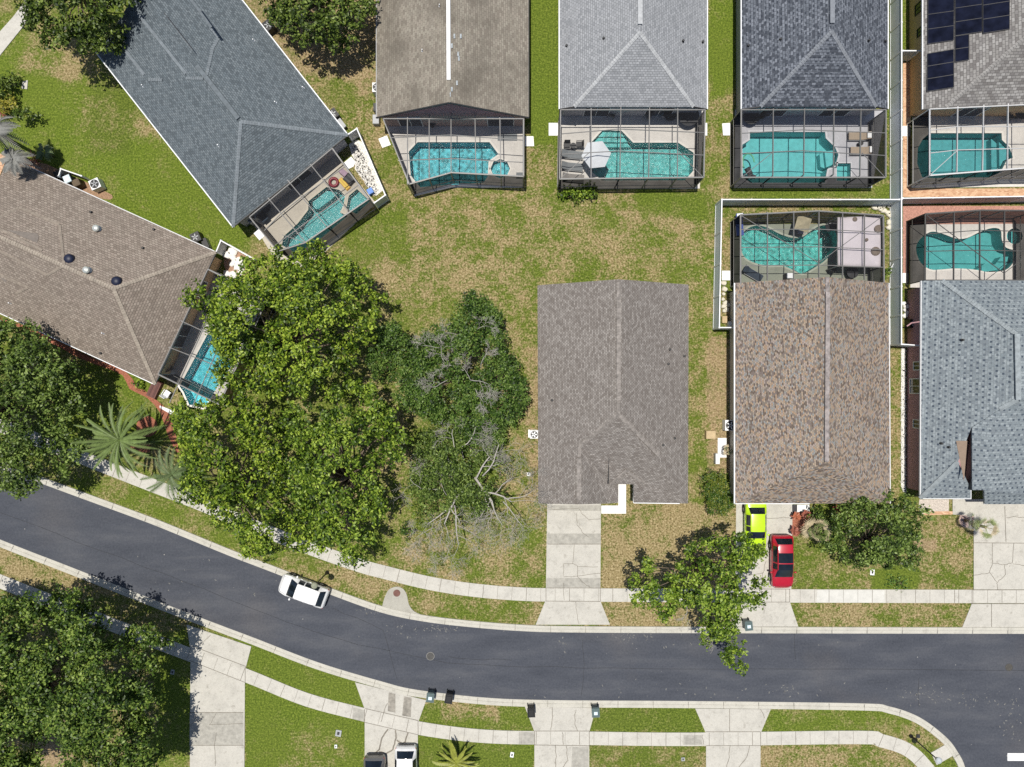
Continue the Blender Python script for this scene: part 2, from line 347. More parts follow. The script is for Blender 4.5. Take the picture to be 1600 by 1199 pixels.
# ---------------------------------------------------------------- pools and decks (pixel outlines on the ground)
z3 = lambda p: zc(350, 150, 4, p); z4 = lambda p: zc(550, 0, 3.747, p); z5 = lambda p: zc(840, 0, 3.747, p); z6 = lambda p: zc(1120, 0, 3.747, p)
z7 = lambda p: zc(1380, 0, 3.747, p); z8 = lambda p: zc(1100, 300, 5, p); y1 = lambda p: zc(1370, 300, 4, p); y2 = lambda p: zc(0, 230, 4, p); y3 = lambda p: zc(200, 350, 4, p)
za = lambda p: zc(360, 180, 5.45, p)
circ = lambda cx, cy, r, n=16: [(cx + r * math.cos(2 * math.pi * i / n), cy + r * math.sin(2 * math.pi * i / n)) for i in range(n)]
def rounded(pts, k=4):
    pts = list(pts); return smooth(pts[-1:] + pts + pts[:2], k)[k:-k - 1] if False else [q for i in range(len(pts)) for q in smooth([pts[i - 1], pts[i], pts[(i + 1) % len(pts)], pts[(i + 2) % len(pts)]], k)[k:2 * k]]
POOLS = [
 dict(id='A', deck=[(383, 329), (507, 224), (588, 318), (497, 405), (463, 425), (425, 398)], pool=za([(668, 735), (820, 615), (930, 640), (978, 690), (965, 770), (935, 830), (1000, 860), (800, 1030), (690, 1110), (560, 1175), (440, 1110), (460, 1030), (560, 945), (665, 810)]),
      spa=za([(1010, 690), (1080, 632), (1190, 735), (1075, 845), (990, 795)]), m=M_deck, col=(0.183, 0.389, 0.398), caustic_mot=.2, tint=(.62, .90, .90), amp=.05, label='swimming pool with tanning ledge inside the dark cage behind the slate blue roofed house'),
 dict(id='B', deck=[(328, 428), (413, 468), (342, 632), (255, 588)], pool=y3([(500, 690), (325, 1015), (350, 1050), (385, 1130), (480, 1150), (700, 800), (690, 740), (610, 690)]), m=M_deckw, col=(0.160, 0.504, 0.556), caustic_mot=.35, tint=(.62, .92, .95), amp=.06, label='bright blue pool half hidden under the tall yellow green tree'),
 dict(id='C', deck=[(600, 190), (818, 190), (818, 293.5), (705, 293.5), (648, 307)], pool=z4([(385, 835), (805, 835), (857, 905), (800, 945), (795, 1035), (770, 1072), (560, 1085), (400, 1098), (345, 1030), (333, 890)]),
      spa=z4(circ(868, 990, 57, 8)), m=M_deckw, col=(0.191, 0.449, 0.500), caustic_mot=.6, tint=(.66, .93, .95), amp=.09, label='pool with rippled glittering water and octagonal spa behind the brown gabled house'),
 dict(id='D', deck=[(876, 172), (1101, 172), (1093, 295), (875, 296)], pool=z5([(380, 765), (490, 768), (558, 838), (822, 838), (912, 897), (908, 1005), (860, 1058), (375, 1058), (318, 1010), (318, 832)]),
      m=M_deckw, col=(0.198, 0.447, 0.456), caustic_mot=.38, tint=(.68, .94, .92), amp=.06, label='green tinted pool with broad entry steps beside a white parasol'),
 dict(id='E', deck=[(1148, 172), (1384, 172), (1362, 294), (1147, 294)], pool=z6([(192, 775), (632, 775), (636, 812)] + [(690, 865), (710, 910), (692, 972), (645, 992), (630, 1072), (195, 1072), (150, 1040), (148, 850), (192, 822)]),
      spa=z6([(700, 958), (782, 958), (782, 1060), (700, 1060)]), m=M_deckl, col=(0.233, 0.525, 0.542), caustic_mot=.1, tint=(.70, .95, .95), amp=.015, label='smooth turquoise pool with square spa and two beige loungers beside it'),
 dict(id='F', deck=z7([(170, 690), (1100, 640), (1100, 1092), (165, 1102)]), pool=z7([(270, 782), (690, 782), (692, 822), (735, 862), (756, 925), (720, 940), (690, 1000), (640, 1040), (300, 1045), (225, 1040), (196, 960), (200, 870), (228, 818)]),
      m=M_deckw, col=(0.176, 0.408, 0.426), caustic_mot=.12, tint=(.66, .92, .93), amp=.03, label='dim teal pool with curved step beside the house that carries solar panels'),
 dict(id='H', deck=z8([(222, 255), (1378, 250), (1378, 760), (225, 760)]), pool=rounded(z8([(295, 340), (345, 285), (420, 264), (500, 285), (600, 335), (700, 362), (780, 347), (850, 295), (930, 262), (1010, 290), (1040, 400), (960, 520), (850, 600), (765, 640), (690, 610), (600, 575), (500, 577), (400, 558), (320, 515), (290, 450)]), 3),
      m=M_deckg, col=(0.159, 0.435, 0.426), caustic_mot=.5, tint=(.66, .94, .91), amp=.08, label='kidney shaped pool beside a pale fabric canopy behind the multicoloured shingle roof'),
 dict(id='I', deck=y1([(208, 205), (1000, 200), (1000, 600), (208, 600)]), pool=rounded(y1([(242, 360), (265, 300), (330, 252), (400, 260), (490, 292), (560, 290), (640, 252), (720, 227), (770, 240), (778, 300), (805, 350), (866, 374), (850, 440), (800, 490), (700, 502), (640, 492), (560, 482), (470, 480), (400, 486), (330, 485), (270, 442)]), 3),
      spa=y1(circ(858, 278, 50)), m=M_deckw, col=(0.178, 0.436, 0.436), caustic_mot=.1, tint=(.66, .93, .93), amp=.03, label='long curved pool with round spa behind the mauve walled house'),
]
PH = []
for q in POOLS:
    q['W'] = W(q['pool']); q['D'] = W(q['deck']); q['S'] = W(q['spa']) if q.get('spa') else None
    for c in (q['W'], q['S']):
        if c: PH.append((inset(c, -.28), c))
# ---------------------------------------------------------------- the ground with its worn and lush patches
WEAR = [  # x0, y0, x1, y1, feather, dry, bare, lush
 (-400, 30, 400, 400, 60, .10, 0, .75), (120, 60, 330, 210, 40, .38, 0, .55), (140, 120, 210, 240, 25, .2, 0, .1), (40, 20, 130, 120, 25, .55, 0, .4),
 (480, -60, 590, 330, 16, .55, .15, .2), (380, -40, 590, 120, 22, .72, .45, 0), (530, 60, 590, 150, 15, .8, .4, 0), (500, 120, 560, 170, 15, .2, 0, .2),
 (590, 296, 1118, 450, 24, .44, .05, .3), (600, 330, 800, 470, 34, .56, .10, .2), (1000, 300, 1110, 340, 14, .1, 0, .4), (540, 340, 640, 400, 25, .2, 0, .4),
 (826, -80, 876, 240, 6, .02, 0, .62), (826, 230, 876, 300, 14, .55, .1, .3), (1106, -80, 1150, 180, 6, .06, 0, .75), (1106, 150, 1150, 300, 14, .40, .05, .5), (1140, 290, 1400, 312, 4, .08, 0, .5),
 (1390, -80, 1412, 110, 3, .0, 0, .8), (1388, 545, 1406, 780, 3, .5, .1, .3),
 (1120, 312, 1150, 520, 6, .55, .2, .2), (1140, 312, 1395, 338, 4, .5, .1, .2), (1378, 320, 1394, 450, 4, .5, .3, 0),
 (776, 440, 844, 800, 12, .46, .05, .3), (822, 540, 846, 800, 6, .66, .35, .2), (1074, 440, 1142, 560, 10, .36, .05, .3), (1100, 520, 1142, 740, 8, .7, .45, .1), (1076, 560, 1104, 780, 8, .42, .05, .3),
 (600, 780, 858, 912, 20, .36, 0, .5), (430, 850, 856, 978, 5, .42, 0, .25), (80, 740, 440, 890, 6, .26, 0, .5), (560, 590, 650, 780, 20, .45, .2, .2),
 (939, 787, 1152, 920, 5, .86, 0, 0), (938, 938, 1146, 979, 3, .86, 0, 0),
 (1236, 795, 1440, 922, 8, .30, 0, .25), (1290, 880, 1430, 922, 8, .45, 0, .3), (1432, 805, 1523, 922, 10, .52, .12, .1), (1425, 840, 1465, 860, 8, .9, .6, 0), (1238, 940, 1514, 981, 3, .55, .12, .15), (1360, 890, 1432, 922, 10, .02, 0, .45),
 (-200, 850, 130, 925, 6, .74, 0, 0), (130, 880, 310, 1000, 6, .55, .3, 0), (-300, 920, 296, 1260, 10, .4, .25, 0), (60, 1120, 120, 1199, 12, .8, .6, 0), (240, 980, 298, 1260, 10, .15, 0, .6),
 (380, 1000, 572, 1112, 4, .06, 0, .45), (382, 1066, 572, 1300, 4, .06, 0, .55), (440, 1150, 540, 1220, 25, .28, 0, .5), (652, 1098, 838, 1148, 4, .14, 0, .4), (690, 1100, 780, 1128, 12, .5, 0, .3), (652, 1150, 836, 1300, 4, .10, 0, .4),
 (920, 1104, 1104, 1144, 4, .10, 0, .22), (920, 1164, 1104, 1300, 4, .30, 0, .2), (1060, 1104, 1104, 1144, 8, .05, 0, .3), (1186, 1106, 1500, 1146, 4, .20, 0, .5), (1188, 1163, 1440, 1300, 6, .52, .05, .3), (1400, 1130, 1480, 1175, 12, .42, .05, .3),
 (90, 570, 260, 760, 20, .12, 0, .5), (200, 640, 300, 800, 20, .18, 0, .5), (-100, 690, 300, 790, 8, .3, 0, .4)]
def make_ground():
    def axis(lo, hi, st):
        a = list(np.arange(lo, hi + 1e-6, st)); b = [1, 2, 4, 8, 16, 32, 64, 128, 256, 420]
        return np.array([lo - x * 1.5 for x in b[::-1]] + a + [hi + x * 1.5 for x in b])
    xs = axis(-50, 52, .25); ys = axis(-40, 40, .25); nx, ny = len(xs), len(ys); X, Y = np.meshgrid(xs, ys)
    px = 800 + X / K; py = 599.5 - Y / K; dry = np.full(X.shape, .32); bare = np.zeros(X.shape); lush = np.full(X.shape, .3)
    wob = 5 * np.sin(px * .045 + 1.3 * np.sin(py * .031)) + 4 * np.sin(py * .062 + px * .02)
    ss = lambda t: np.clip(t, 0, 1) ** 2 * (3 - 2 * np.clip(t, 0, 1))
    for x0, y0, x1, y1, f, d, b, l in WEAR:
        a = wob * min(1, f / 12); m = ss((px + a - x0) / f + .5) * ss((x1 - px + a) / f + .5) * ss((py + a - y0) / f + .5) * ss((y1 - py - a) / f + .5)
        dry = dry * (1 - m) + d * m; bare = bare * (1 - m) + b * m; lush = lush * (1 - m) + l * m
    keep = np.ones((ny - 1, nx - 1), bool); cx = (xs[:-1] + xs[1:]) / 2; cy = (ys[:-1] + ys[1:]) / 2
    for big, c in PH:
        x0 = min(p[0] for p in big); x1 = max(p[0] for p in big); y0 = min(p[1] for p in big); y1 = max(p[1] for p in big)
        for i in np.where((cx > x0) & (cx < x1))[0]:
            for j in np.where((cy > y0) & (cy < y1))[0]:
                if inside(cx[i], cy[j], big): keep[j, i] = False
    idx = np.arange(nx * ny).reshape(ny, nx); F = np.stack([idx[:-1, :-1], idx[:-1, 1:], idx[1:, 1:], idx[1:, :-1]], -1)[keep]
    V = np.stack([X, Y, np.zeros_like(X)], -1).reshape(-1, 3)
    ob = fast_mesh('ground', V, F, mat_ground()); me = ob.data
    at = me.color_attributes.new('wear', 'FLOAT_COLOR', 'POINT')
    at.data.foreach_set('color', np.stack([dry, bare, lush, np.ones_like(dry)], -1).reshape(-1).astype(np.float32)); struct(ob)
def fast_mesh(name, V, F, m, parent=None):
    me = bpy.data.meshes.new(name); n, k = F.shape; V = np.asarray(V, np.float32)
    if parent is not None:
        o = Vector((0, 0, 0)); q = parent
        while q: o = o + q.location; q = q.parent
        V = V - np.array(o, np.float32)
    me.vertices.add(len(V)); me.vertices.foreach_set('co', V.reshape(-1)); me.loops.add(n * k); me.loops.foreach_set('vertex_index', F.reshape(-1).astype(np.int32))
    me.polygons.add(n); me.polygons.foreach_set('loop_start', np.arange(0, n * k, k, dtype=np.int32)); me.polygons.foreach_set('loop_total', np.full(n, k, np.int32))
    me.update(calc_edges=True); me.materials.append(m); ob = bpy.data.objects.new(name, me); COL.objects.link(ob)
    if parent is not None: ob.parent = parent
    return ob
make_ground()
# ---------------------------------------------------------------- road, kerbs, pavements, driveways
NK = smooth([(-300, 604), (-80, 690), (85, 752), (213, 799), (260, 817), (360, 858), (420, 881), (516, 918), (598, 947), (664, 961), (740, 970), (820, 976), (900, 978), (1100, 979), (1600, 980), (1950, 980)], 6)
SK = smooth([(-300, 722), (0, 843), (108, 885), (245, 939), (350, 979), (398, 997), (497, 1035), (597, 1065), (652, 1078), (757, 1090), (862, 1094), (1080, 1095.5), (1340, 1099), (1390, 1104), (1437, 1121), (1478, 1151.6), (1497, 1176), (1508, 1199), (1516, 1240), (1518, 1500)], 6)
nk = W(NK); ne = off(nk, -.55); sk = W(SK); se = off(sk, -.60)
road = [(p[0], p[1]) for p in ne] + [(P(1950, 0).x, P(0, 1500).y)] + [(p[0], p[1]) for p in sk[::-1]]
struct(sheet(road, [], .012).build('road', mat_asphalt()))
def loft(lines):
    m = MB(); n = len(lines[0]); V = [v for l in lines for v in l]
    return m.add(V, [(k * n + i, (k + 1) * n + i, (k + 1) * n + i + 1, k * n + i + 1) for k in range(len(lines) - 1) for i in range(n - 1)])
def kerb(pts, sgn):
    pr = [(0, 0), (.02, .10), (.2, .105), (.30, .075), (.33, .035), (.58, .022), (.60, 0)]
    lines = [[(q.x, q.y, z) for q in off(pts, sgn * d)] for d, z in pr]; m = loft(lines if sgn < 0 else lines)
    if sgn < 0: m.f = [f[::-1] for f in m.f]
    o = m.build('kerb', M_kerb, smooth=False); struct(o)
    return o
kerb(nk, -1); kb = kerb([Vector(p) for p in off(sk, -.60)], 1)
def ribbon(m, pts, wd, z):
    pts = [Vector((p[0], p[1], 0)) for p in pts]; a = off(pts, wd / 2); b = off(pts, -wd / 2); n = len(a)
    return m.add([(v.x, v.y, z) for v in a] + [(v.x, v.y, z) for v in b], [(n + i, n + i + 1, i + 1, i) for i in range(n - 1)])
def along(pts, step, start=0):
    """points and side vectors every step metres"""
    out = []; d = start; acc = 0
    for i in range(len(pts) - 1):
        a, b = Vector(pts[i][:2]), Vector(pts[i + 1][:2]); L = (b - a).length
        while acc + L > d:
            t = (d - acc) / L; dr = (b - a).normalized(); out.append((a + (b - a) * t, Vector((-dr.y, dr.x)))); d += step
        acc += L
    return out
NS = W(smooth([(-200, 580), (-60, 640), (106, 706), (156, 726), (235, 757), (320, 790), (378, 815), (486, 857), (560, 883), (600, 894), (670, 911), (740, 922), (820, 928.5), (900, 929.5), (1200, 931), (1600, 932), (1950, 932)], 5))
SS = W(smooth([(-200, 823), (0, 908), (134, 960), (268, 1012), (384, 1055), (479, 1093), (570, 1117), (652, 1137), (760, 1150.5), (900, 1153), (1080, 1155), (1340, 1152), (1376, 1157), (1415, 1170), (1442, 1193), (1458, 1222), (1466, 1300)], 5))
jm = MB()
for line, ph in ((NS, .3), (SS, .9)):
    a = off(line, .58); b = off(line, -.58); n = len(a); m = MB()
    m = slab([(v.x, v.y) for v in a] + [(v.x, v.y) for v in b[::-1]], [], 0, .062); struct(m.build('pavement', M_conc))
    for i, (p, s) in enumerate(along(line, 1.25, ph)): ribbon(jm, [p + s * .56, p - s * .56], .026 if i % 3 else .045, .066)
for line, sg in ((nk, -1), (off(sk, -.60), 1)):
    for i, (p, s) in enumerate(along(line, 3.05, 1.0)): ribbon(jm, [p + s * sg * .02, p + s * sg * .56], .03, .108)
DRV = [  # driveway outline on the house side, apron outline, name
 ([(855, 784), (939, 784), (938, 919), (853, 919)], [(852, 939), (938, 939), (953, 976), (837, 976)]),
 ([(1150, 780), (1238, 780), (1238, 800), (1236, 921), (1149, 921)], [(1147, 941), (1234, 941), (1247, 979), (1141, 979)]),
 ([(1488, 780), (1760, 780), (1760, 921), (1521, 921), (1521, 806), (1488, 804)], [(1518, 943), (1760, 943), (1760, 980), (1503, 980)]),
 ([(298, 1023), (383, 1057), (381, 1400), (296, 1400)], [(292, 976), (393, 1010), (383, 1048), (298, 1016)]),
 ([(570, 1124), (653, 1146), (653, 1400), (570, 1400)], [(555, 1066), (666, 1094), (653, 1130), (570, 1108)]),
 ([(835, 1160), (920.6, 1162), (920.6, 1400), (835, 1400)], [(820, 1104), (931, 1106), (920.6, 1144), (835, 1143)]),
 ([(1103, 1163), (1188, 1163), (1188, 1400), (1103, 1400)], [(1086, 1107), (1204, 1108), (1188, 1146), (1103, 1146)])]
for d, a in DRV:
    for q in (d, a): struct(slab(W(q), [], 0, .058 if q is a else .054).build('driveway', M_conc2))
struct(slab(W([(1454, 1176), (1477, 1163), (1489, 1180), (1463, 1195)]), [], 0, .07).build('kerb_ramp', M_conc))
# joints and cracks
def cr(pts, wd=.045, wob=.05, mm=None, z=.067):
    rnd = random.Random(int(pts[0][0] * 7 + pts[0][1])); out = []
    for i in range(len(pts) - 1):
        for k in range(4):
            t = k / 4; out.append((pts[i][0] + (pts[i + 1][0] - pts[i][0]) * t + rnd.uniform(-1, 1) * wob * 18, pts[i][1] + (pts[i + 1][1] - pts[i][1]) * t + rnd.uniform(-1, 1) * wob * 18))
    out.append(pts[-1]); ribbon(mm or jm, W(out), wd, z)
x2 = lambda p: zc(820, 640, 3.33, p); x4 = lambda p: zc(1130, 760, 5.995, p); x5 = lambda p: zc(1220, 740, 4.21, p); w1 = lambda p: zc(0, 840, 3.34, p); w3 = lambda p: zc(540, 1060, 6.667, p); w4 = lambda p: zc(780, 1060, 5.333, p); w5 = lambda p: zc(1060, 1060, 5.333, p)
for p in ([(118, 700), (397, 700)], [(110, 928), (393, 928)], [(108, 996), (393, 998)], [(392, 928), (392, 997)], [(110, 928), (110, 996)]): cr(x2(p), .05, 0)
for p in ([(140, 520), (240, 518), (280, 512), (300, 545), (330, 570), (395, 568)], [(270, 540), (272, 600), (310, 650), (335, 665)], [(258, 702), (250, 800), (275, 815), (275, 870)], [(200, 870), (203, 803), (250, 800)], [(275, 815), (380, 818)], [(200, 872), (280, 865), (395, 852)], [(200, 900), (205, 990)], [(265, 1000), (270, 1060), (282, 1115)], [(275, 870), (300, 900), (340, 926)]): cr(x2(p), .035, .04)
for p in ([(115, 960), (625, 962)], [(90, 1083), (620, 1083)], [(620, 962), (620, 1083)]): cr(x4(p), .05, 0)
for p in ([(400, 300), (500, 300), (560, 290), (630, 300)], [(110, 870), (260, 830), (370, 810), (400, 700)], [(370, 810), (350, 1083)], [(375, 1090), (380, 1190)], [(400, 560), (430, 480)]): cr(x4(p), .04, .05)
for p in ([(1270, 455), (1620, 458)], [(1255, 765), (1620, 765)], [(1250, 856), (1620, 856)], [(1255, 765), (1255, 856)], [(1140, 765), (1140, 850)], [(1470, 215), (1478, 450)], [(1383, 856), (1383, 1008)]): cr(x5(p), .05, 0)
for p in ([(1270, 670), (1370, 655), (1390, 590), (1390, 458)], [(1390, 590), (1470, 600), (1520, 585), (1530, 458)], [(1370, 655), (1420, 720), (1475, 660), (1470, 600)], [(1420, 720), (1425, 765)], [(1520, 590), (1600, 605)], [(1480, 290), (1540, 285), (1600, 290)]): cr(x5(p), .04, .05)
for p in ([(1005, 565), (1285, 672)], [(990, 640), (1280, 755)], [(990, 912), (1272, 912)], [(990, 1083), (1272, 1083)], [(1281, 675), (1281, 755)]): cr(w1(p), .05, 0)
for p in ([(1045, 560), (1100, 510)], [(1130, 915), (1095, 975), (1270, 970)], [(1130, 1015), (1120, 1083), (1125, 1190)], [(990, 980), (1050, 940)]): cr(w1(p), .035, .04)
for p in ([(205, 312), (755, 437)], [(200, 455), (755, 585)], [(755, 440), (757, 585)], [(200, 320), (200, 455)]): cr(w3(p), .05, 0)
for p in ([(440, 525), (380, 620), (350, 740), (300, 790)], [(520, 535), (525, 620), (495, 740), (400, 795)], [(650, 565), (620, 660), (595, 685), (535, 640)], [(350, 760), (400, 775)]): cr(w3(p), .12, .03, None, .069)
for p in ([(435, 260), (400, 340), (370, 450)],): cr(w3(p), .05, .04)
for p in ([(295, 437), (750, 437)], [(295, 553), (750, 560)], [(295, 437), (295, 553)], [(750, 437), (750, 560)]): cr(w4(p), .05, 0)
for p in ([(445, 240), (442, 350), (430, 430)], [(632, 280), (630, 370), (650, 435)], [(528, 445), (535, 550)], [(465, 560), (475, 650), (470, 740)], [(560, 560), (570, 680), (530, 741)]): cr(w4(p), .05, .04)
for p in ([(228, 443), (683, 443)], [(230, 558), (683, 558)], [(425, 255), (425, 440)], [(683, 445), (683, 555)]): cr(w5(p), .05, 0)
for p in ([(430, 560), (420, 650), (400, 741)], [(590, 560), (570, 650), (500, 741)], [(683, 255), (715, 330)], [(195, 465), (210, 550)]): cr(w5(p), .045, .04)
# darker and paler poured panels, tyre-stained strips
TONE = [pm('concrete_grey_panel', (.36, .345, .305), .9, .22, 3), pm('concrete_pale_panel', (.57, .56, .52), .9, .1, 2), pm('concrete_stained', (.27, .25, .215), .9, .4, 2.2)]
def panel(pts, k, z): struct(sheet(W(pts), [], z).build('concrete_panel', TONE[k]))
panel(x2([(117, 645), (395, 645), (395, 698), (116, 698)]), 0, .058); panel(x2([(113, 876), (392, 876), (392, 926), (112, 926)]), 0, .058); panel(x2([(118, 498), (396, 498), (396, 528), (118, 524)]), 0, .058)
panel(w1([(992, 914), (1271, 914), (1271, 1080), (991, 1080)]), 0, .058); panel(w3([(82, 300), (198, 330), (196, 448), (72, 420)]), 0, .0655)
panel(w3([(450, 145), (520, 160), (520, 355), (440, 340)]), 2, .0625); panel(w3([(610, 185), (690, 200), (680, 400), (590, 385)]), 2, .0625)
panel(x5([(238, 766), (680, 766), (682, 848), (232, 848)]), 1, .0655); panel(w4([(610, 570), (745, 570), (745, 741), (600, 741)]), 0, .058); panel(w5([(42, 470), (190, 470), (200, 552), (40, 552)]), 0, .0655)
panel(w4([(163, 445), (293, 445), (293, 545), (163, 545)]), 0, .0655)
# drain inlet pad
x8 = lambda p: zc(420, 860, 5, p)
struct(slab(W(smooth(x8([(885, 445), (905, 370), (940, 305), (1000, 283), (1050, 300), (1080, 350), (1095, 420), (1140, 478), (1230, 513)]), 4) + x8([(1230, 530), (890, 470)])), [], 0, .075).build('drain_pad', mat_concrete('concrete_old', (.40, .385, .335), .7)))
struct(jm.build('concrete_joints', M_crack))
# pale grit and chips scattered on the asphalt
gr = MB(); rg = random.Random(5)
for gx, gy, sx, sy, n in ((600, 952, 40, 8, 60), (650, 985, 60, 14, 40), (690, 984, 30, 6, 50), (985, 996, 30, 6, 45), (880, 1010, 8, 22, 20), (1440, 1085, 40, 14, 50), (1530, 1092, 40, 12, 55), (1580, 1125, 14, 26, 35), (1100, 1000, 300, 20, 40), (1100, 1080, 300, 12, 50), (300, 900, 160, 60, 40), (1230, 1078, 12, 6, 20)):
    for _ in range(n):
        q = P(rg.gauss(gx, sx * .6), rg.gauss(gy, sy * .6)); a = rg.uniform(0, 3); s = rg.choice((.02, .03, .03, .05, .07)); d = Vector((math.cos(a), math.sin(a), 0)); e = Vector((-d.y, d.x, 0)); q.z = .018
        if inside(q.x, q.y, road): gr.add([q - d * s * 1.6 - e * s * .5, q + d * s - e * s * .6, q + d * s * 1.4 + e * s * .5, q - d * s + e * s * .7], [(0, 1, 2, 3)])
o = gr.build('road_grit', pm('grit_pale', (.16, .158, .15), .9, .4, 9)); struct(o, 'stuff'); tag(o, 'pale grit and chips scattered over the dark road', 'grit')
sl_ = MB()
for pts in ([(0, 800), (120, 846), (260, 898), (380, 945), (470, 980), (560, 1008)], [(560, 1008), (700, 1036), (820, 1042), (1000, 1044), (1250, 1046), (1600, 1048)], [(700, 1026), (740, 1030), (800, 1032)], [(910, 1000), (912, 1040), (908, 1088)], [(1240, 985), (1243, 1030)], [(1435, 1060), (1436, 1105)], [(520, 950), (600, 985), (620, 1060)]): cr(pts, .035, .07, sl_, .0165)
struct(sl_.build('road_cracks', pm('sealed_crack', (.034, .036, .042), .8, .3, 3)))
# painted stop line
struct(sheet(W([(1574, 1177), (1690, 1177), (1690, 1189), (1574, 1189)]), [], .017).build('road_marking', pm('road_paint', (.75, .75, .74), .7, .08, 3)))
# faint tyre scuffs, patches
# concrete entry walks, pads, mulch, gravel, pavers
def pad(pts, z, name, m): return struct(slab(W(pts), [], 0, z).build(name, m))
M_pwhite = pm('painted_concrete', (.82, .82, .81), .6, .04)
pad([(939.5, 790), (966, 790), (966, 756), (978, 756), (978, 802.5), (939.5, 802.5)], .08, 'entry_walk', M_pwhite)
pad(x4([(688, 172), (806, 172), (806, 240), (640, 240), (640, 172)]), .06, 'entry_walk', M_pwhite)
pad(x4([(642, 172), (690, 172), (690, 238), (642, 238)]), .075, 'door_mat', pm('dark_mat', (.05, .05, .055), .9))
pad(x4([(640, 240), (830, 240), (835, 330), (740, 420), (690, 470), (640, 460)]), .03, 'mulch_bed', M_mulch)
pad(x5([(910, 170), (1105, 170), (1105, 262), (925, 268), (905, 225)]), .03, 'gravel_bed', pm('pale_gravel', (.52, .46, .40), .9, .5, 16, bmp=.9))
pad(x5([(935, 250), (1130, 248), (1160, 268), (940, 275)]), .04, 'brick_edging', M_paver)
pad(circ(1511, 812, 13), .04, 'mulch_bed', pm('pale_rock_bed', (.50, .36, .32), .9, .5, 14, bmp=.9))
y4 = lambda p: zc(0, 480, 3.75, p)
pad(y4(smooth([(0, 60), (200, 130), (480, 270), (640, 335), (740, 380), (790, 440), (860, 500), (960, 580), (1000, 650), (1060, 850), (1040, 860), (980, 740), (940, 620), (860, 530), (760, 480), (720, 400), (600, 350), (470, 300), (180, 150), (0, 80)], 2)), .03, 'mulch_bed', M_mulch)
pad(y4(circ(862, 700, 62, 18)), .035, 'mulch_bed', M_mulch); pad(y4([(760, 800), (880, 800), (880, 850), (770, 855)]), .03, 'mulch_bed', M_mulch)
pad(y2(smooth([(60, 45), (140, 70), (300, 110), (400, 160), (520, 210), (640, 270), (700, 300), (690, 330), (560, 300), (350, 200), (200, 130), (60, 80)], 2)), .03, 'mulch_bed', pm('brown_mulch', (.30, .19, .12), .95, .5, 12, bmp=.8))
pad([(-60, 222), (0, 240), (14, 247), (-6, 296), (-60, 400)], .2, 'brick_patio', M_paver)
pad(z7([(115, 365), (160, 365), (160, 1105), (900, 1105), (900, 1155), (115, 1155)]), .03, 'brick_patio', M_paver)
pad(y1([(163, 88), (1000, 88), (1000, 210), (205, 210), (200, 560), (163, 560)]), .03, 'mulch_bed', pm('brick_red_mulch', (.42, .22, .17), .95, .4, 10, bmp=.7))
pad(y1([(158, 508), (195, 508), (195, 570), (158, 570)]), .07, 'concrete_pad', M_pwhite)
x6 = lambda p: zc(1380, 440, 2.997, p)
pad(x6([(83, 312), (104, 312), (104, 1000), (83, 960)]), .04, 'gravel_bed', pm('white_gravel', (.66, .65, .63), .9, .45, 14, bmp=.9))
for pts in (z4([(155, 815), (205, 795), (228, 850), (178, 868)]), z4([(1012, 800), (1062, 800), (1066, 858), (1012, 858)]), z5([(65, 722), (125, 722), (125, 796), (65, 796)]), z5([(975, 722), (992, 722), (992, 796), (975, 796)]), za([(965, 410), (1030, 355), (1065, 400), (1050, 440), (1000, 465)]), za([(200, 1010), (245, 965), (292, 1030), (250, 1068)]), y3([(200, 1135), (290, 1170), (270, 1190), (200, 1150)]), z8([(138, 617), (208, 617), (208, 692), (138, 692)]), z7([(108, 740), (158, 740), (158, 800), (108, 800)]), z6([(30, 725), (82, 722), (82, 795), (36, 795)]), zc(1060, 640, 12, [(735, 535), (900, 535), (900, 900), (735, 900)]), [(36, 128), (44, 126), (43, 140), (34, 139)], (lambda p: zc(820, 640, 3.33, p))([(18, 105), (64, 105), (64, 146), (18, 146)])):
    pad(pts, .06, 'concrete_pad', M_pwhite if pts[0][0] > 50 else M_conc)
pad([(-30, 122), (0, 88), (40, 38), (56, 16), (38, 4), (22, 26), (-30, 84)], .06, 'pavement', M_conc)
pad(za([(1010, 250), (1080, 210), (1120, 230), (1300, 640), (1240, 690), (1060, 460), (1065, 400), (1030, 330)]), .03, 'gravel_bed', pm('white_rock_bed', (.68, .66, .62), .9, .5, 10, bmp=1.0))
pad(y3([(600, 170), (650, 150), (790, 230), (740, 350), (640, 350), (600, 260)]), .03, 'gravel_bed', pm('brown_soil_bed', (.35, .22, .15), .9, .4, 10))
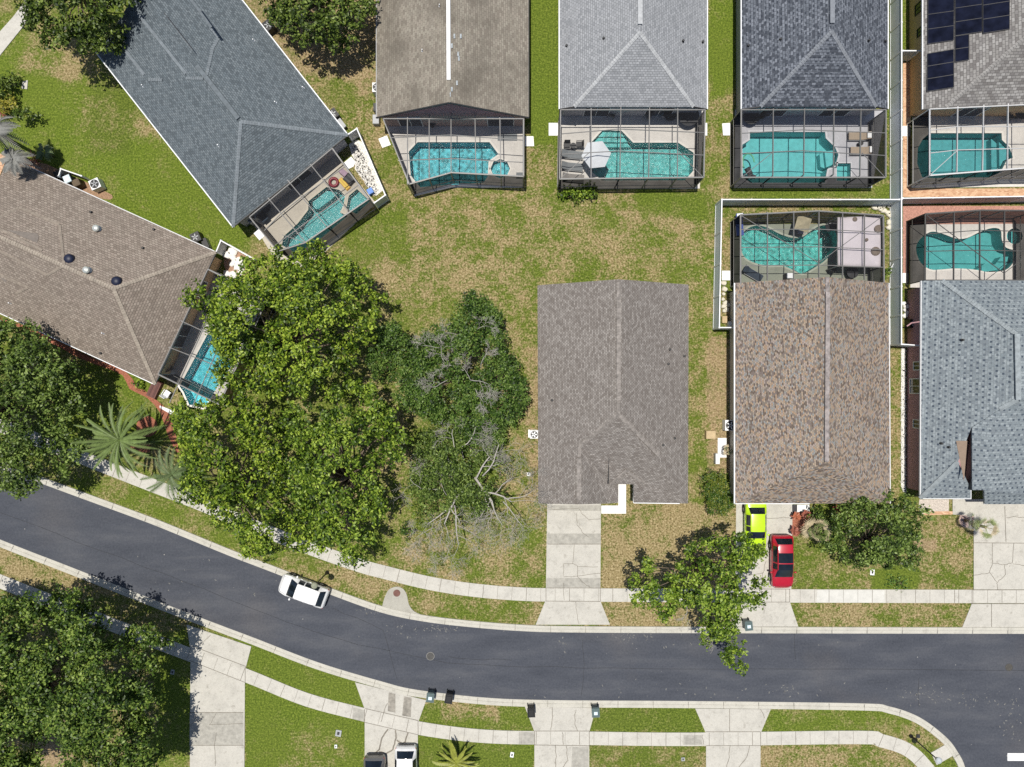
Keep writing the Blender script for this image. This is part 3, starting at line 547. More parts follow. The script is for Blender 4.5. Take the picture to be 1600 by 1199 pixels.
# decks and pools
M_cop = {}
for q in POOLS:
    holes = [q['W']] + ([q['S']] if q['S'] else [])
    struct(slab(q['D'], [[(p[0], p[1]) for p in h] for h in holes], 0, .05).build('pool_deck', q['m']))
    for kind, loop in (('pool', q['W']), ('spa', q['S'])):
        if not loop: continue
        cx = sum(p[0] for p in loop) / len(loop); cy = sum(p[1] for p in loop) / len(loop)
        r = thing('swimming_pool' if kind == 'pool' else 'spa_pool', q['label'] if kind == 'pool' else q.get('spl', 'small spa pool set in the deck'), 'pool' if kind == 'pool' else 'hot tub', (cx, cy, 0))
        q[kind + '_o'] = r; L = [(p[0], p[1]) for p in loop]; n = len(L); dp = -1.25 if kind == 'pool' else -.6
        m = sheet(L, [], dp); m.add([(p[0], p[1], dp) for p in L] + [(p[0], p[1], .045) for p in L], [(n + i, n + (i + 1) % n, (i + 1) % n, i) for i in range(n)])
        m.build('basin', mat_basin('pool_plaster_caustic_' + q['id'], q['col'], q['caustic_mot']) if kind == 'pool' else bpy.data.materials['pool_plaster_caustic_' + q['id']], r)
        inn = inset(L, .005); sheet(inn, [], -.09).build('water', mat_water('pool_water_' + q['id'], q['tint'], q['amp']) if kind == 'pool' else bpy.data.materials['pool_water_' + q['id']], r)
        o2 = inset(L, -.16 if kind == 'pool' else -.10); m = slab(o2, [L], .05, .075); m.build('coping', pm('coping_' + q['m'].name, [c * 1.12 for c in {'deck_beige': (.5, .46, .38), 'deck_pale': (.66, .63, .58), 'deck_greygreen': (.33, .35, .29), 'deck_lavender': (.52, .52, .54)}[q['m'].name]], .8, .1), r)
for q, l in zip([p for p in POOLS if p.get('spa')], ['shallow sunken spa divided from the pool in the cage of the slate blue roofed house', 'octagonal spa beside the glittering pool of the brown gabled house', 'square spa set in the lavender grey deck near two loungers', 'round spa at the corner of the long curved pool']): q['spa_o']['label'] = l
def stepset(q, polys, zs):
    for pts, z in zip(polys, zs): slab(W(pts), [], -1.24, z).build('step', bpy.data.materials['pool_plaster_caustic_' + q['id']], q['pool_o'])
PD = {q['id']: q for q in POOLS}
stepset(PD['D'], [z5([(382, 768), (488, 770), (512, 795), (358, 795)]), z5([(358, 796), (512, 796), (535, 822), (332, 822)]), z5([(332, 823), (535, 823), (556, 846), (322, 846)])], [-.28, -.5, -.75])
stepset(PD['E'], [z6([(640, 880), (690, 875), (700, 910), (685, 960), (650, 975)]), z6([(620, 890), (639, 882), (649, 975), (625, 965)])], [-.3, -.6])
stepset(PD['F'], [z7([(692, 825), (733, 865), (750, 920), (715, 938), (695, 980)]), z7([(660, 800), (691, 825), (694, 980), (662, 1000)])], [-.3, -.6])
stepset(PD['I'], [y1([(640, 485), (700, 440), (760, 450), (800, 400), (845, 400), (835, 445), (795, 482), (700, 494)])], [-.45])
stepset(PD['A'], [za([(690, 730), (810, 635), (900, 650), (860, 700), (740, 790), (690, 790)])], [-.4])
# ---------------------------------------------------------------- houses
def roof_part(root, faces, m, thick=.16, name='roof'):
    """closed shell under the given roof planes"""
    mb = MB(); key = {}; V = []; F = []
    def vid(p):
        k = (round(p.x, 2), round(p.y, 2), round(p.z, 2))
        if k not in key: key[k] = len(V); V.append(p)
        return key[k]
    for f in faces:
        ids = [vid(p) for p in f]; a = sum(V[ids[i]].x * V[ids[(i + 1) % len(ids)]].y - V[ids[(i + 1) % len(ids)]].x * V[ids[i]].y for i in range(len(ids)))
        F.append(ids if a > 0 else ids[::-1])
    n = len(V); ed = {}
    for f in F:
        for i in range(len(f)): ed[(f[i], f[(i + 1) % len(f)])] = 1
    FF = list(F) + [[n + i for i in f[::-1]] for f in F] + [[b, a, n + a, n + b] for (a, b) in ed if (b, a) not in ed]
    mb.add([tuple(v) for v in V] + [(v.x, v.y, v.z - thick) for v in V], FF)
    return mb.build(name, m, root, uv=True)
def walls(root, eave, z, m, d=.45, extra=None):
    q = inset(eave, d); mb = MB().prism([(p.x, p.y) for p in q], 0, z - .17)
    if extra: extra(mb)
    mb.build('wall', m, root); return q
def gutter(root, pts, m=None, wd=.12, drop=.06):
    mb = MB()
    for a, b in zip(pts[:-1], pts[1:]): mb.bar(Vector(a) + Vector((0, 0, -drop)), Vector(b) + Vector((0, 0, -drop)), wd, .14)
    mb.build('gutter', m or M_white, root)
def caps(root, lines, m, wd=.30, step=.21, lift=.035):
    """overlapping cap shingles along ridges and hips"""
    rnd = random.Random(3)
    for a, b in lines:
        mb = MB()
        a, b = Vector(a), Vector(b); d = (b - a); L = d.length; d.normalize(); s = Vector((-d.y, d.x, 0)).normalized(); n = max(1, int(L / step)); dn = Vector((0, 0, -.07))
        for i in range(n):
            p = a + d * (i * L / n) + Vector((0, 0, lift + .008)); q = a + d * ((i + .98) * L / n) + Vector((0, 0, lift + .034)); ww = wd / 2 * rnd.uniform(.9, 1.06)
            V = [p - s * ww + dn, p, p + s * ww + dn, q + s * ww + dn, q, q - s * ww + dn]; V += [v - Vector((0, 0, .05)) for v in V]
            mb.add(V, [(0, 1, 4, 5), (1, 2, 3, 4), (5, 4, 10, 11), (4, 3, 9, 10), (0, 5, 11, 6), (2, 8, 9, 3), (0, 6, 7, 1), (1, 7, 8, 2)])
        mb.build('ridge_cap', m, root)
def ridgevent(root, a, b, m, wd=.34):
    MB().bar(Vector(a) + Vector((0, 0, .07)), Vector(b) + Vector((0, 0, .07)), wd, .09).build('ridge_vent', m, root)
def vent(root, p, kind='pipe', m=None):
    p = Vector(p)
    if kind == 'pipe': MB().lathe(p - Vector((0, 0, .05)), [(.09, 0), (.09, .05), (.045, .08), (.045, .34), (.025, .34)], 10).build('vent_pipe', m or M_white, root)
    elif kind == 'cap': MB().lathe(p - Vector((0, 0, .05)), [(.11, 0), (.10, .08), (.055, .1), (.055, .18), (.10, .19), (.07, .25), (.01, .26)], 10).build('vent_cap', m or M_dark, root)
    elif kind == 'dome': 
        o = MB().lathe(p - Vector((0, 0, .08)), [(.42, 0), (.40, .12), (.37, .2), (.30, .28), (.17, .34), (.02, .36)], 20).build('solar_fan', pm('navy_dome', (.012, .016, .04), .5, .2), root, smooth=True)
    elif kind == 'turbine': 
        MB().lathe(p - Vector((0, 0, .08)), [(.30, 0), (.28, .1), (.18, .14), (.18, .26), (.27, .30), (.29, .40), (.22, .5), (.08, .56), (.01, .57)], 14).build('turbine_vent', pm('galvanised', (.62, .64, .60), .35, .2, 3, .5), root)
def window(root, a, b, t, wd, z0, z1, m=None):
    """framed window on the wall from a to b; outside is to the right of a->b"""
    a, b = Vector(a[:2]), Vector(b[:2]); d = (b - a).normalized(); n = Vector((d.y, -d.x)); c = a + (b - a) * t; rz = math.atan2(d.y, d.x); f = MB()
    for s in (-1, 1): f.box((*(c + d * s * (wd / 2 - .03) + n * .03), (z0 + z1) / 2), (.07, .08, z1 - z0), rz)
    f.box((*(c + n * .03), (z0 + z1) / 2), (.05, .078, z1 - z0 - .14), rz)
    for z in (z0 + .035, z1 - .035): f.box((*(c + n * .03), z), (wd - .14, .08, .07), rz)
    o = f.build('window', m or M_white, root); MB().box((*(c + n * .012), (z0 + z1) / 2), (wd - .1, .03, z1 - z0 - .1), rz).build('pane', M_glass, o); return o
def garage(root, a, b, t, wd, m=None):
    a, b = Vector(a[:2]), Vector(b[:2]); d = (b - a).normalized(); n = Vector((d.y, -d.x)); c = a + (b - a) * t; rz = math.atan2(d.y, d.x); f = MB()
    for k in range(4): f.box((*(c + n * .025), .27 + k * .535), (wd, .05, .52), rz)
    f.build('garage_door', m or M_white, root)
def house(label, z, eave): 
    c = sum((P(x, y, z) for x, y in eave), Vector()) / len(eave); return thing('house', label, 'house', (c.x, c.y, 0))
E = 2.75
M_sA = mat_shingle('shingles_slate_blue', [(.09, .108, .122), (.113, .135, .151), (.137, .161, .178), (.155, .18, .197), (.125, .15, .168)], .26, .17, stf=.08, stain=(.13, .15, .165))
M_sB = mat_shingle('shingles_tan_brown', [(.20, .165, .137), (.24, .20, .168), (.275, .228, .192), (.30, .255, .215), (.25, .21, .175)], .27, .19, stf=.22, stain=(.19, .165, .14))
M_sC = mat_shingle('shingles_weathered_brown', [(.20, .175, .145), (.235, .21, .175), (.27, .24, .20), (.285, .26, .215), (.25, .225, .185)], .36, .19, mortar=.1, stf=.8, stain=(.125, .11, .09), dark=.3)
M_sD = mat_shingle('shingles_pale_grey', [(.235, .245, .26), (.275, .285, .30), (.305, .315, .333), (.33, .34, .357), (.29, .30, .315)], .28, .18, mortar=.15, stf=.2, stain=(.22, .225, .24))
M_sE = mat_shingle('shingles_dark_slate', [(.06, .068, .085), (.10, .112, .135), (.15, .165, .195), (.18, .197, .23), (.13, .145, .172)], .32, .20, stf=.06, stain=(.12, .13, .155), dots=(.40, .30, .09, .85, (.03, .036, .05)))
M_sF = mat_shingle('shingles_grey_brown', [(.155, .145, .14), (.20, .19, .185), (.255, .245, .235), (.30, .29, .28), (.23, .22, .21)], .36, .22, stf=.1, stain=(.18, .17, .165))
M_sG = mat_shingle('shingles_taupe', [(.178, .157, .142), (.215, .193, .176), (.25, .228, .21), (.292, .268, .248), (.222, .2, .183)], .22, .13, stf=.10, stain=(.20, .172, .158), dark=.6)
M_sH = mat_shingle('shingles_multicolour', [(.10, .08, .07), (.165, .145, .125), (.26, .23, .195), (.32, .23, .16), (.225, .235, .235), (.34, .27, .205), (.15, .125, .12), (.31, .26, .235)], .20, .115, mortar=.08, stf=.04, dark=.35)
M_sI = mat_shingle('shingles_blue_grey', [(.17, .195, .215), (.185, .215, .235), (.23, .262, .28), (.265, .298, .315), (.21, .24, .258)], .30, .20, stf=.06, stain=(.18, .205, .225), dark=.2, mortar=.1, dots=(.42, .42, .135, .9, (.045, .06, .085)))
def capm(name, c): return pm('cap_' + name, c, .9, .25, 3)
PLAIN = lambda a, x, y: onpl(a[0], a[1], a[2], x, y)
# house A
TL, BL_, BR_, TR = [P(x, y, E) for x, y in ((153, 86), (364, 355), (543.5, 211), (332.5, -58))]
RA = P(376, 190, 5.5); ax = (TL - BL_).normalized(); RT = RA + ax * ((TL - BL_).length - 6.0); GT = TL * .5 + TR * .5 + Vector((0, 0, 2.75)); RT = GT
hA = house('slate blue hip roofed house turned at an angle beside the brown roofed house', E, [(153, 86), (364, 355), (543, 211), (332, -58)])
ovr = []
pl = (TL, BL_, RA); pr_ = (TR, RA, BR_)
g1a, g1b = P(226, 117, 4.25), P(175, 53, 4.25); g2a, g2b = P(291, 115, 5.2), P(212, 21, 5.2)
roof_part(hA, [[TL, BL_, RA, RT], [BR_, TR, RT, RA], [BL_, BR_, RA]], M_sA)
def gable_over(root, a, b, wid, drop, m, name='roof', fl=1.0):
    """small gable roof with ridge a-b lying on a larger roof"""
    a, b = Vector(a), Vector(b); d = (b - a); d.z = 0; d.normalize(); s = Vector((-d.y, d.x, 0)); dz = Vector((0, 0, -drop))
    roof_part(root, [[a, b, b + s * wid + dz, a + d * wid * fl + s * wid + dz], [b, a, a + d * wid * fl - s * wid + dz, b - s * wid + dz]], m, .12, name)
wA = walls(hA, [TL, BL_, BR_, TR], E, M_lav)
gutter(hA, [TL + ax * .3, BL_]); gutter(hA, [BR_, TR]); gutter(hA, [BL_, BR_], M_dark, .08)
plA = lambda x, y: PLAIN(pl, x, y) + Vector((0, 0, .02)); prA = lambda x, y: PLAIN(pr_, x, y) + Vector((0, 0, .02))
caps(hA, [(RA, BL_), (RA, BR_), (plA(226, 117), plA(178, 56)), (plA(291, 115), plA(216, 22)), (plA(291, 122), plA(318, 122)), (plA(232, 124), plA(254, 125)), (prA(330, 45), prA(341, 60)), (prA(341, 60), prA(332, 75)), (prA(332, 75), prA(322, 118))], capm('A', (.19, .215, .235))); ridgevent(hA, RA + (RT - RA) * .02, RA + (RT - RA) * .42, capm('A2', (.13, .15, .165))); ridgevent(hA, P(331, 44, 5.9), P(296, -4, 5.9), capm('A2', (.13, .15, .165)), .2)
MB().bar(plA(257, 21) + Vector((0, 0, .03)), plA(302, 79) + Vector((0, 0, .03)), .05).build('flashing', M_dark, hA)
for x, y in ((224, 135), (342, 228)): vent(hA, PLAIN(pl, x, y), 'pipe')
for x, y in ((431, 161), (397, 64), (474, 138)): vent(hA, PLAIN(pr_, x, y), 'pipe')
window(hA, wA[2], wA[1], .45, 2.4, .1, 2.1); window(hA, wA[2], wA[1], .78, 1.3, .9, 2.1)
# house B
B0, B1, B2, B3 = [P(x, y, E) for x, y in ((15, 247), (337.5, 394), (242, 601), (-80, 452))]; B0e = P(-110, 190, E); B3e = P(-180, 407, E)
RB = P(177, 451, 5.7); axb = (B1 - B0).normalized(); RB0 = RB - axb * 12.0
hB = house('tan brown shingled house with navy dome fans on its roof', E, [(15, 247), (337, 394), (242, 601), (-80, 452)])
RBn = RB + (B0 - B1) * ((RB - B0).dot(axb) / (B1 - B0).length); RBn.z = 5.7
B0m = P(-5, 290, 3.35)
roof_part(hB, [[B1, B0, B0m, RB0, RB], [B2, B1, RB], [B3e, B2, RB, RB0]], M_sB)
wB = walls(hB, [B0, B1, B2, B3], E, M_tan)
gutter(hB, [B0, B1], M_alu, .09); gutter(hB, [B3e, B2], M_white, .09); gutter(hB, [B2, B1], M_dark, .07)
caps(hB, [(RB, B1), (RB, B2), (RB0, RB)], capm('B', (.33, .285, .235)))
pn = (B0, B1, RB); ps_ = (B2, B3, RB)
pB = lambda x, y: PLAIN(pn, x, y) + Vector((0, 0, .025)); qB = lambda x, y: PLAIN(ps_, x, y) + Vector((0, 0, .025))
caps(hB, [(pB(100, 415), pB(93, 352)), (pB(93, 352), pB(30, 325)), (pB(30, 325), pB(-4, 342)), (pB(66, 392), pB(0, 359)), (qB(98, 416), qB(74, 430)), (qB(74, 430), qB(0, 392)), (qB(44, 449), qB(25, 459)), (qB(44, 449), qB(0, 428))], capm('B3', (.27, .23, .19)), .24)
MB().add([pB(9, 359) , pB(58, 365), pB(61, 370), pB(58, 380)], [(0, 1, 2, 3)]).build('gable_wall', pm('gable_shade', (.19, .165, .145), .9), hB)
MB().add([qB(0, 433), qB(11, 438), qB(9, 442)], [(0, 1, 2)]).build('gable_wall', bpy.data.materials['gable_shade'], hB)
for x, y, k in ((108, 405, 'dome'), (182, 440, 'dome'), (153, 358, 'turbine'), (138, 423, 'turbine'), (143, 332, 'cap'), (241, 359, 'cap'), (224, 388, 'cap'), (162, 521, 'pipe'), (17, 474, 'pipe'), (158, 552, 'cap')):
    vent(hB, PLAIN(pn if y < 445 else ps_, x, y), k)
window(hB, wB[2], wB[1], .35, 2.2, .1, 2.1); window(hB, wB[2], wB[1], .75, 1.2, .9, 2.1)
# house C
C0, C1, C2, C3 = [P(x, y, E) for x, y in ((588, -190), (588, 184.5), (826, 184.5), (826, -190))]; RC = P(702, 161, 5.7); RC0 = P(699.5, -200, 5.7)
hC = house('weathered brown gabled house with a mauve gable end', E, [(588, -190), (588, 184), (826, 184), (826, -190)])
roof_part(hC, [[C0, C1, RC, RC0], [C2, C3, RC0, RC]], M_sC)
wC = inset([C0, C1, C2, C3], .3)
MB().add([(wC[1].x, wC[1].y - .02, 2.45), (wC[2].x, wC[2].y - .02, 2.45), (RC.x, wC[1].y - .02, 5.42)], [(0, 1, 2)]).build('gable_wall', M_pink, hC)
MB().prism([(p.x, p.y) for p in wC], 0, E - .17).build('wall', M_salmon, hC)
caps(hC, [(RC, P(701, 126, 5.7))], capm('C', (.25, .225, .185))); MB().bar(P(701, 125, 5.78), P(699.6, -190, 5.78), .30, .08).build('ridge_vent', M_white, hC)
MB().bar(C1, RC, .09, .16).bar(RC, C2, .09, .16).build('fascia', M_dark, hC); gutter(hC, [C2, C3], M_dark, .09); gutter(hC, [C1, C0], M_grey, .06)
for x, y, pp in ((687, 10, (C0, C1, RC)), (660, 80, (C0, C1, RC))): vent(hC, PLAIN(pp, x, y), 'pipe', M_alu)
for x, y in ((710, 57), (720, 57), (706, 72), (716, 85), (717, 92), (706, 140), (714, 130), (703, 148)):
    p = PLAIN((C2, C3, RC), x, y); MB().box(p + Vector((0, 0, .03)), (.14, .36, .03)).build('patch_shingle', pm('bare_patch', (.33, .36, .38), .8, .4, 8), hC)
window(hC, wC[1], wC[2], .19, 2.0, .1, 2.15); window(hC, wC[1], wC[2], .83, 2.3, .1, 2.15)
# houses D, E, F share a hip with a raised bay
def hipD(lab, xl, xr, hl, hr, ap, yc, yh, m, wm, mc, gm, out=-190, wall2=None):
    a, b = P(xl, out, E), P(xl, yc, E); c, d = P(xr, yc, E), P(xr, out, E); A = P(*ap, 5.9); A0 = P(ap[0] - 1, out, 5.9); hl, hr = P(*hl, 3.25), P(*hr, 3.25)
    h = house(lab, E, [(xl, out), (xl, yc), (xr, yc), (xr, out)])
    roof_part(h, [[a, b, hl, A, A0], [c, d, A0, A, hr], [hl, hr, A]], m); wl = walls(h, [a, b, c, d], E, wm)
    MB().add([(hl.x, hl.y + .3, 2.5), (hr.x, hr.y + .3, 2.5), (hr.x, hr.y + .3, 3.05), (hl.x, hl.y + .3, 3.05)], [(0, 1, 2, 3)]).build('soffit_wall', wm, h)
    gutter(h, [b, a], gm); gutter(h, [c, d], gm); gutter(h, [b, hl], M_dark, .06); gutter(h, [hr, c], M_dark, .06)
    caps(h, [(A, hl), (A, hr)], mc); ridgevent(h, A + Vector((0, .6, 0)), A0, mc, .36)
    window(h, wl[1], wl[2], .25, 2.2, .1, 2.1); window(h, wl[1], wl[2], .72, 2.4, .1, 2.1)
    return h, (a, b, A), (d, c, A), wl
hD, lD, rD, _ = hipD('pale grey hip roofed house next to the brown gabled house', 874, 1105, (897, 167), (1084, 167), (1000, 50.7), 170.8, 167, M_sD, M_lav, capm('D', (.40, .41, .42)), M_white)
for x, y, pl_ in ((943, 60.5, lD), (885, 72, lD), (1067.5, 64.5, rD), (1098, 66, rD)): vent(hD, PLAIN(pl_, x, y), 'cap')
hE, lE, rE, _ = hipD('dark slate hip roofed house between the pale grey roof and the fence', 1158.5, 1387.5, (1188, 167), (1369.5, 167), (1300, 49), 170.8, 167, M_sE, M_lav, capm('E', (.20, .215, .24)), M_white)
for x, y, pl_ in ((1219, 62, lE), (1169, 72, lE), (1357.5, 64, rE), (1383, 65, rE)): vent(hE, PLAIN(pl_, x, y), 'cap')
M_tanF = M_tan
hF, lF, rF, wF = hipD('grey brown roofed house carrying dark solar panels', 1442, 1800, (1478, 168), (1770, 160), (1622, 40), 171, 161, M_sF, M_tan, capm('F', (.27, .26, .25)), M_white)
M_sol = mat_glass('solar_cells', (.008, .010, .022)); M_sol.node_tree.nodes['Principled BSDF'].inputs['Specular IOR Level'].default_value = .12
def panels(rows):
    nrm = (lF[1] - lF[0]).cross(lF[2] - lF[0]).normalized(); nrm = nrm if nrm.z > 0 else -nrm
    for qd, nu, nv in rows:
        q = [PLAIN(lF, x, y) + nrm * .10 for x, y in z7(qd)]
        for i in range(nu):
            for j in range(nv):
                bl = lambda u, v: (q[0] * (1 - u) + q[1] * u) * (1 - v) + (q[3] * (1 - u) + q[2] * u) * v
                g = .006; c = [bl((i + g) / nu, (j + g) / nv), bl((i + 1 - g) / nu, (j + g) / nv), bl((i + 1 - g) / nu, (j + 1 - g) / nv), bl((i + g) / nu, (j + 1 - g) / nv)]
                V = c + [v - nrm * .05 for v in c]; o = MB().add(V, [(0, 3, 2, 1), (4, 5, 6, 7), (0, 1, 5, 4), (1, 2, 6, 5), (2, 3, 7, 6), (3, 0, 4, 7)]).build('solar_panel', M_sol, hF)
                fr = MB()
                for k in range(4): fr.bar(c[k], c[(k + 1) % 4], .035, .03)
                fr.build('panel_frame', M_dark, o)
panels([([(262, -170), (416, -190), (412, 240), (258, 262)], 1, 5), ([(420, -190), (578, -212), (578, 190), (420, 214)], 1, 5), ([(582, -212), (740, -235), (738, 175), (582, 200)], 1, 5), ([(420, 216), (500, 205), (500, 355), (420, 368)], 1, 2), ([(258, 318), (412, 292), (412, 515), (255, 540)], 1, 3)])
window(hF, wF[0], wF[1], .525, .9, .9, 2.0, M_dark); window(hF, wF[0], wF[1], .64, .7, 1.2, 2.0, M_dark)
# house G (the centre house)
TL, TR, BL, BR = P(840, 446, E), P(1076, 445, E), P(841, 787, E), P(1075, 787, E); R0, R1 = P(967, 436.6, 6.0), P(966, 647, 6.0); fp = (BL, BR, R1); G0, G1 = P(905, 698, 4.55), P(904, 788.5, 4.55)
hG = house('taupe shingled house standing alone in the middle with a notched entry', E, [(840, 446), (841, 787), (1075, 787), (1076, 445)])
gb = P(951, 787, 3.0); gm_ = P(951, 757, 3.25); n1 = PLAIN(fp, 966, 757); n2 = PLAIN(fp, 990, 757)
roof_part(hG, [[TL, BL, G1, G0, R1, R0], [TR, R0, R1, BR], [R1, G0, gm_, n1, n2, P(990, 786, E), BR], [G0, G1, gb, gm_]], M_sG); roof_part(hG, [[gm_, gb, P(966, 786, 2.85), P(966, 757.5, 3.0)]], M_sG, .12)
Eg = [TL, BL, P(966, 786, E), P(966, 757, E), P(990, 757, E), P(990, 786, E), BR, TR]; wG = inset([TL, BL, P(966, 770, E), P(966, 748, E), P(990, 748, E), P(990, 770, E), BR, TR], .42)
MB().prism([(p.x, p.y) for p in wG], 0, E - .17).build('wall', M_cream, hG)
mG = pm('cap_G', (.232, .21, .192), .9, .45, 4); mG2 = capm('G2', (.20, .175, .165))
caps(hG, [(R0 + (R1 - R0) * .02, R0 + (R1 - R0) * .09), (R1 + (R0 - R1) * .1, R1), (R1, G0), (R1, P(1030, 712, 4.45)), (G0, G0 + (G1 - G0) * .18)], mG); ridgevent(hG, R0 + (R1 - R0) * .08, R0 + (R1 - R0) * .9, mG, .34); ridgevent(hG, G0 + (G1 - G0) * .2, G0 + (G1 - G0) * .92, mG, .36)
for k, (a, b) in enumerate((((951.5, 711), (951, 756)),)): MB().add([PLAIN(fp, a[0], a[1]) + Vector((0, 0, .1)), PLAIN(fp, *b) + Vector((0, 0, .05)), PLAIN(fp, *b) + Vector((.02, 0, -.5)), PLAIN(fp, *b) + Vector((-.1, 0, .05))], [(0, 1, 2), (0, 3, 1)]).build('flashing', M_dark, hG)
fG = lambda x, y: PLAIN(fp, x, y) + Vector((0, 0, .02)); caps(hG, [(fG(979, 735), fG(954, 757)), (fG(979, 735), fG(1006, 757))], mG, .24)
gutter(hG, [P(990.5, 786, E), P(1062, 787, E)], M_white, .07); gutter(hG, [P(990, 758, E + .1), P(990, 786, E)], M_white, .07)
pG = (TR, BR, R1); plG = (TL, BL, R1)
for x, y in ((1046.5, 546.5), (1069, 556.5), (1044, 569), (1036, 695.5), (1054, 685)): vent(hG, PLAIN(pG, x, y), 'cap')
vent(hG, PLAIN(plG, 862.5, 625.5), 'cap')
garage(hG, wG[1], wG[2], .42, 4.6); window(hG, wG[5], wG[6], .5, 1.5, .9, 2.2); window(hG, wG[-1], wG[0], .5, 2.4, .1, 2.1)
# house H
TL, TR, BL, BR = P(1148, 442.4, E), P(1389, 442.4, E), P(1148, 787, E), P(1391, 787, E); R0, R1 = P(1293, 433, 5.9), P(1291, 722, 5.0)
hH = house('house with multicoloured brown and orange shingle roof behind the lime car', E, [(1148, 442), (1148, 787), (1391, 787), (1389, 442)])
roof_part(hH, [[TL, BL, R1, R0], [TR, R0, R1, BR], [BL, BR, R1]], M_sH); wH = walls(hH, [TL, BL, BR, TR], E, M_cream)
mH = pm('cap_H', (.27, .24, .23), .9, .5, 2.5); caps(hH, [(R0, R0 + (R1 - R0) * .08), (R1, R1 + (R0 - R1) * .02)], mH); ridgevent(hH, R0 + (R1 - R0) * .08, R1, mH, .34)
gutter(hH, [TL, BL], M_white, .13); gutter(hH, [BR, TR], M_alu, .10); gutter(hH, [BL, P(1265, 787, E)], M_white, .09)
vent(hH, PLAIN((TR, BR, R1), 1313, 500), 'cap', M_black); vent(hH, PLAIN((TL, BL, R1), 1246, 525), 'cap')
garage(hH, wH[1], wH[2], .25, 4.6); window(hH, wH[1], wH[2], .75, 1.6, .9, 2.2); window(hH, wH[3], wH[0], .5, 2.4, .1, 2.1)
# house I
TL, BL, F1 = P(1439.5, 439, E), P(1438, 779, E), P(1517, 779.5, E); HL = P(1472, 438.3, 3.2); A0 = P(1588, 522, 6.2); A1 = P(1590, 625, 6.2); lp = (TL, BL, A0)
Q = PLAIN(lp, 1497, 722); Q2 = PLAIN(lp, 1518, 668); Q3 = P(1517, 764, 3.3); A2 = P(1562, 640, 5.6); far = P(1760, 439, 3.2)
hI = house('blue grey shingled house with mauve side walls', E, [(1439, 439), (1438, 779), (1740, 788), (1740, 439)])
Q4 = P(1502, 765, 3.35); S1 = P(1518.5, 764, 4.45); S2 = P(1519.5, 764, 4.45); RR = P(1740, 640, 6.2)
roof_part(hI, [[TL, BL, Q, Q2, A2, A1, A0, HL], [HL, A0, P(1760, 522, 6.2), far], [A0, A1, RR + Vector((1, 0, 0)), P(1760, 522, 6.2)], [BL, F1, Q3, Q], ], M_sI)
roof_part(hI, [[Q2 + Vector((.04, 0, .02)), P(1519, 766, 3.85), P(1538, 766, 3.85), P(1538.5, 788, E), P(1740, 788, E), P(1740, 600, 6.2), A1 + Vector((0, 0, .02)), A2 + Vector((0, 0, .03))]], M_sI)
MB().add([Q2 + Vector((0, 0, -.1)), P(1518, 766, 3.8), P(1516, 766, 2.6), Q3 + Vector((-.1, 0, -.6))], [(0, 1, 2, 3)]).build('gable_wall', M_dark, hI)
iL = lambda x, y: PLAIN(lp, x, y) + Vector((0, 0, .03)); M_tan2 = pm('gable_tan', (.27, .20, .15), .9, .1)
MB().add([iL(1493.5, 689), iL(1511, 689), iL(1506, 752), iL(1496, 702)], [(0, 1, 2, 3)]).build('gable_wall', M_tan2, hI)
EI = [TL, BL, P(1520, 779, E), P(1520, 764, E), P(1538, 764, E), P(1538, 788, E), P(1740, 788, E), P(1740, 439, E)]; wI = walls(hI, [TL, BL, P(1512, 770, E), P(1512, 755, E), P(1545, 755, E), P(1545, 779, E), P(1740, 779, E), P(1740, 439, E)], E, M_pink, .42)
mI = capm('I', (.26, .29, .305)); caps(hI, [(A0, HL), (BL, Q), (A2, A1)], mI, .36); ridgevent(hI, A0, A1, mI, .4)
gutter(hI, [TL, BL], M_alu, .10); gutter(hI, [BL, F1], M_white, .07); gutter(hI, [F1, Q3], M_white, .07); gutter(hI, [P(1538, 766, E + .1), P(1538.5, 788, E)], M_white, .07)
for x, y in ((1503.5, 531.5), (1470.5, 693), (1482, 699)): vent(hI, PLAIN(lp, x, y), 'cap')
window(hI, wI[0], wI[1], .385, .75, 1.0, 2.1); window(hI, wI[0], wI[1], .485, 1.3, .5, 2.2); window(hI, wI[0], wI[1], .672, .75, 1.0, 2.1)
MB().tube([P(1417, 510, 2.2), P(1424, 505, 2.2), P(1437, 503, 2.6)], .06).build('downpipe', M_pink, hI)
garage(hI, wI[5], wI[6], .45, 4.8); window(hI, wI[1], wI[2], .5, 1.5, .9, 2.2)

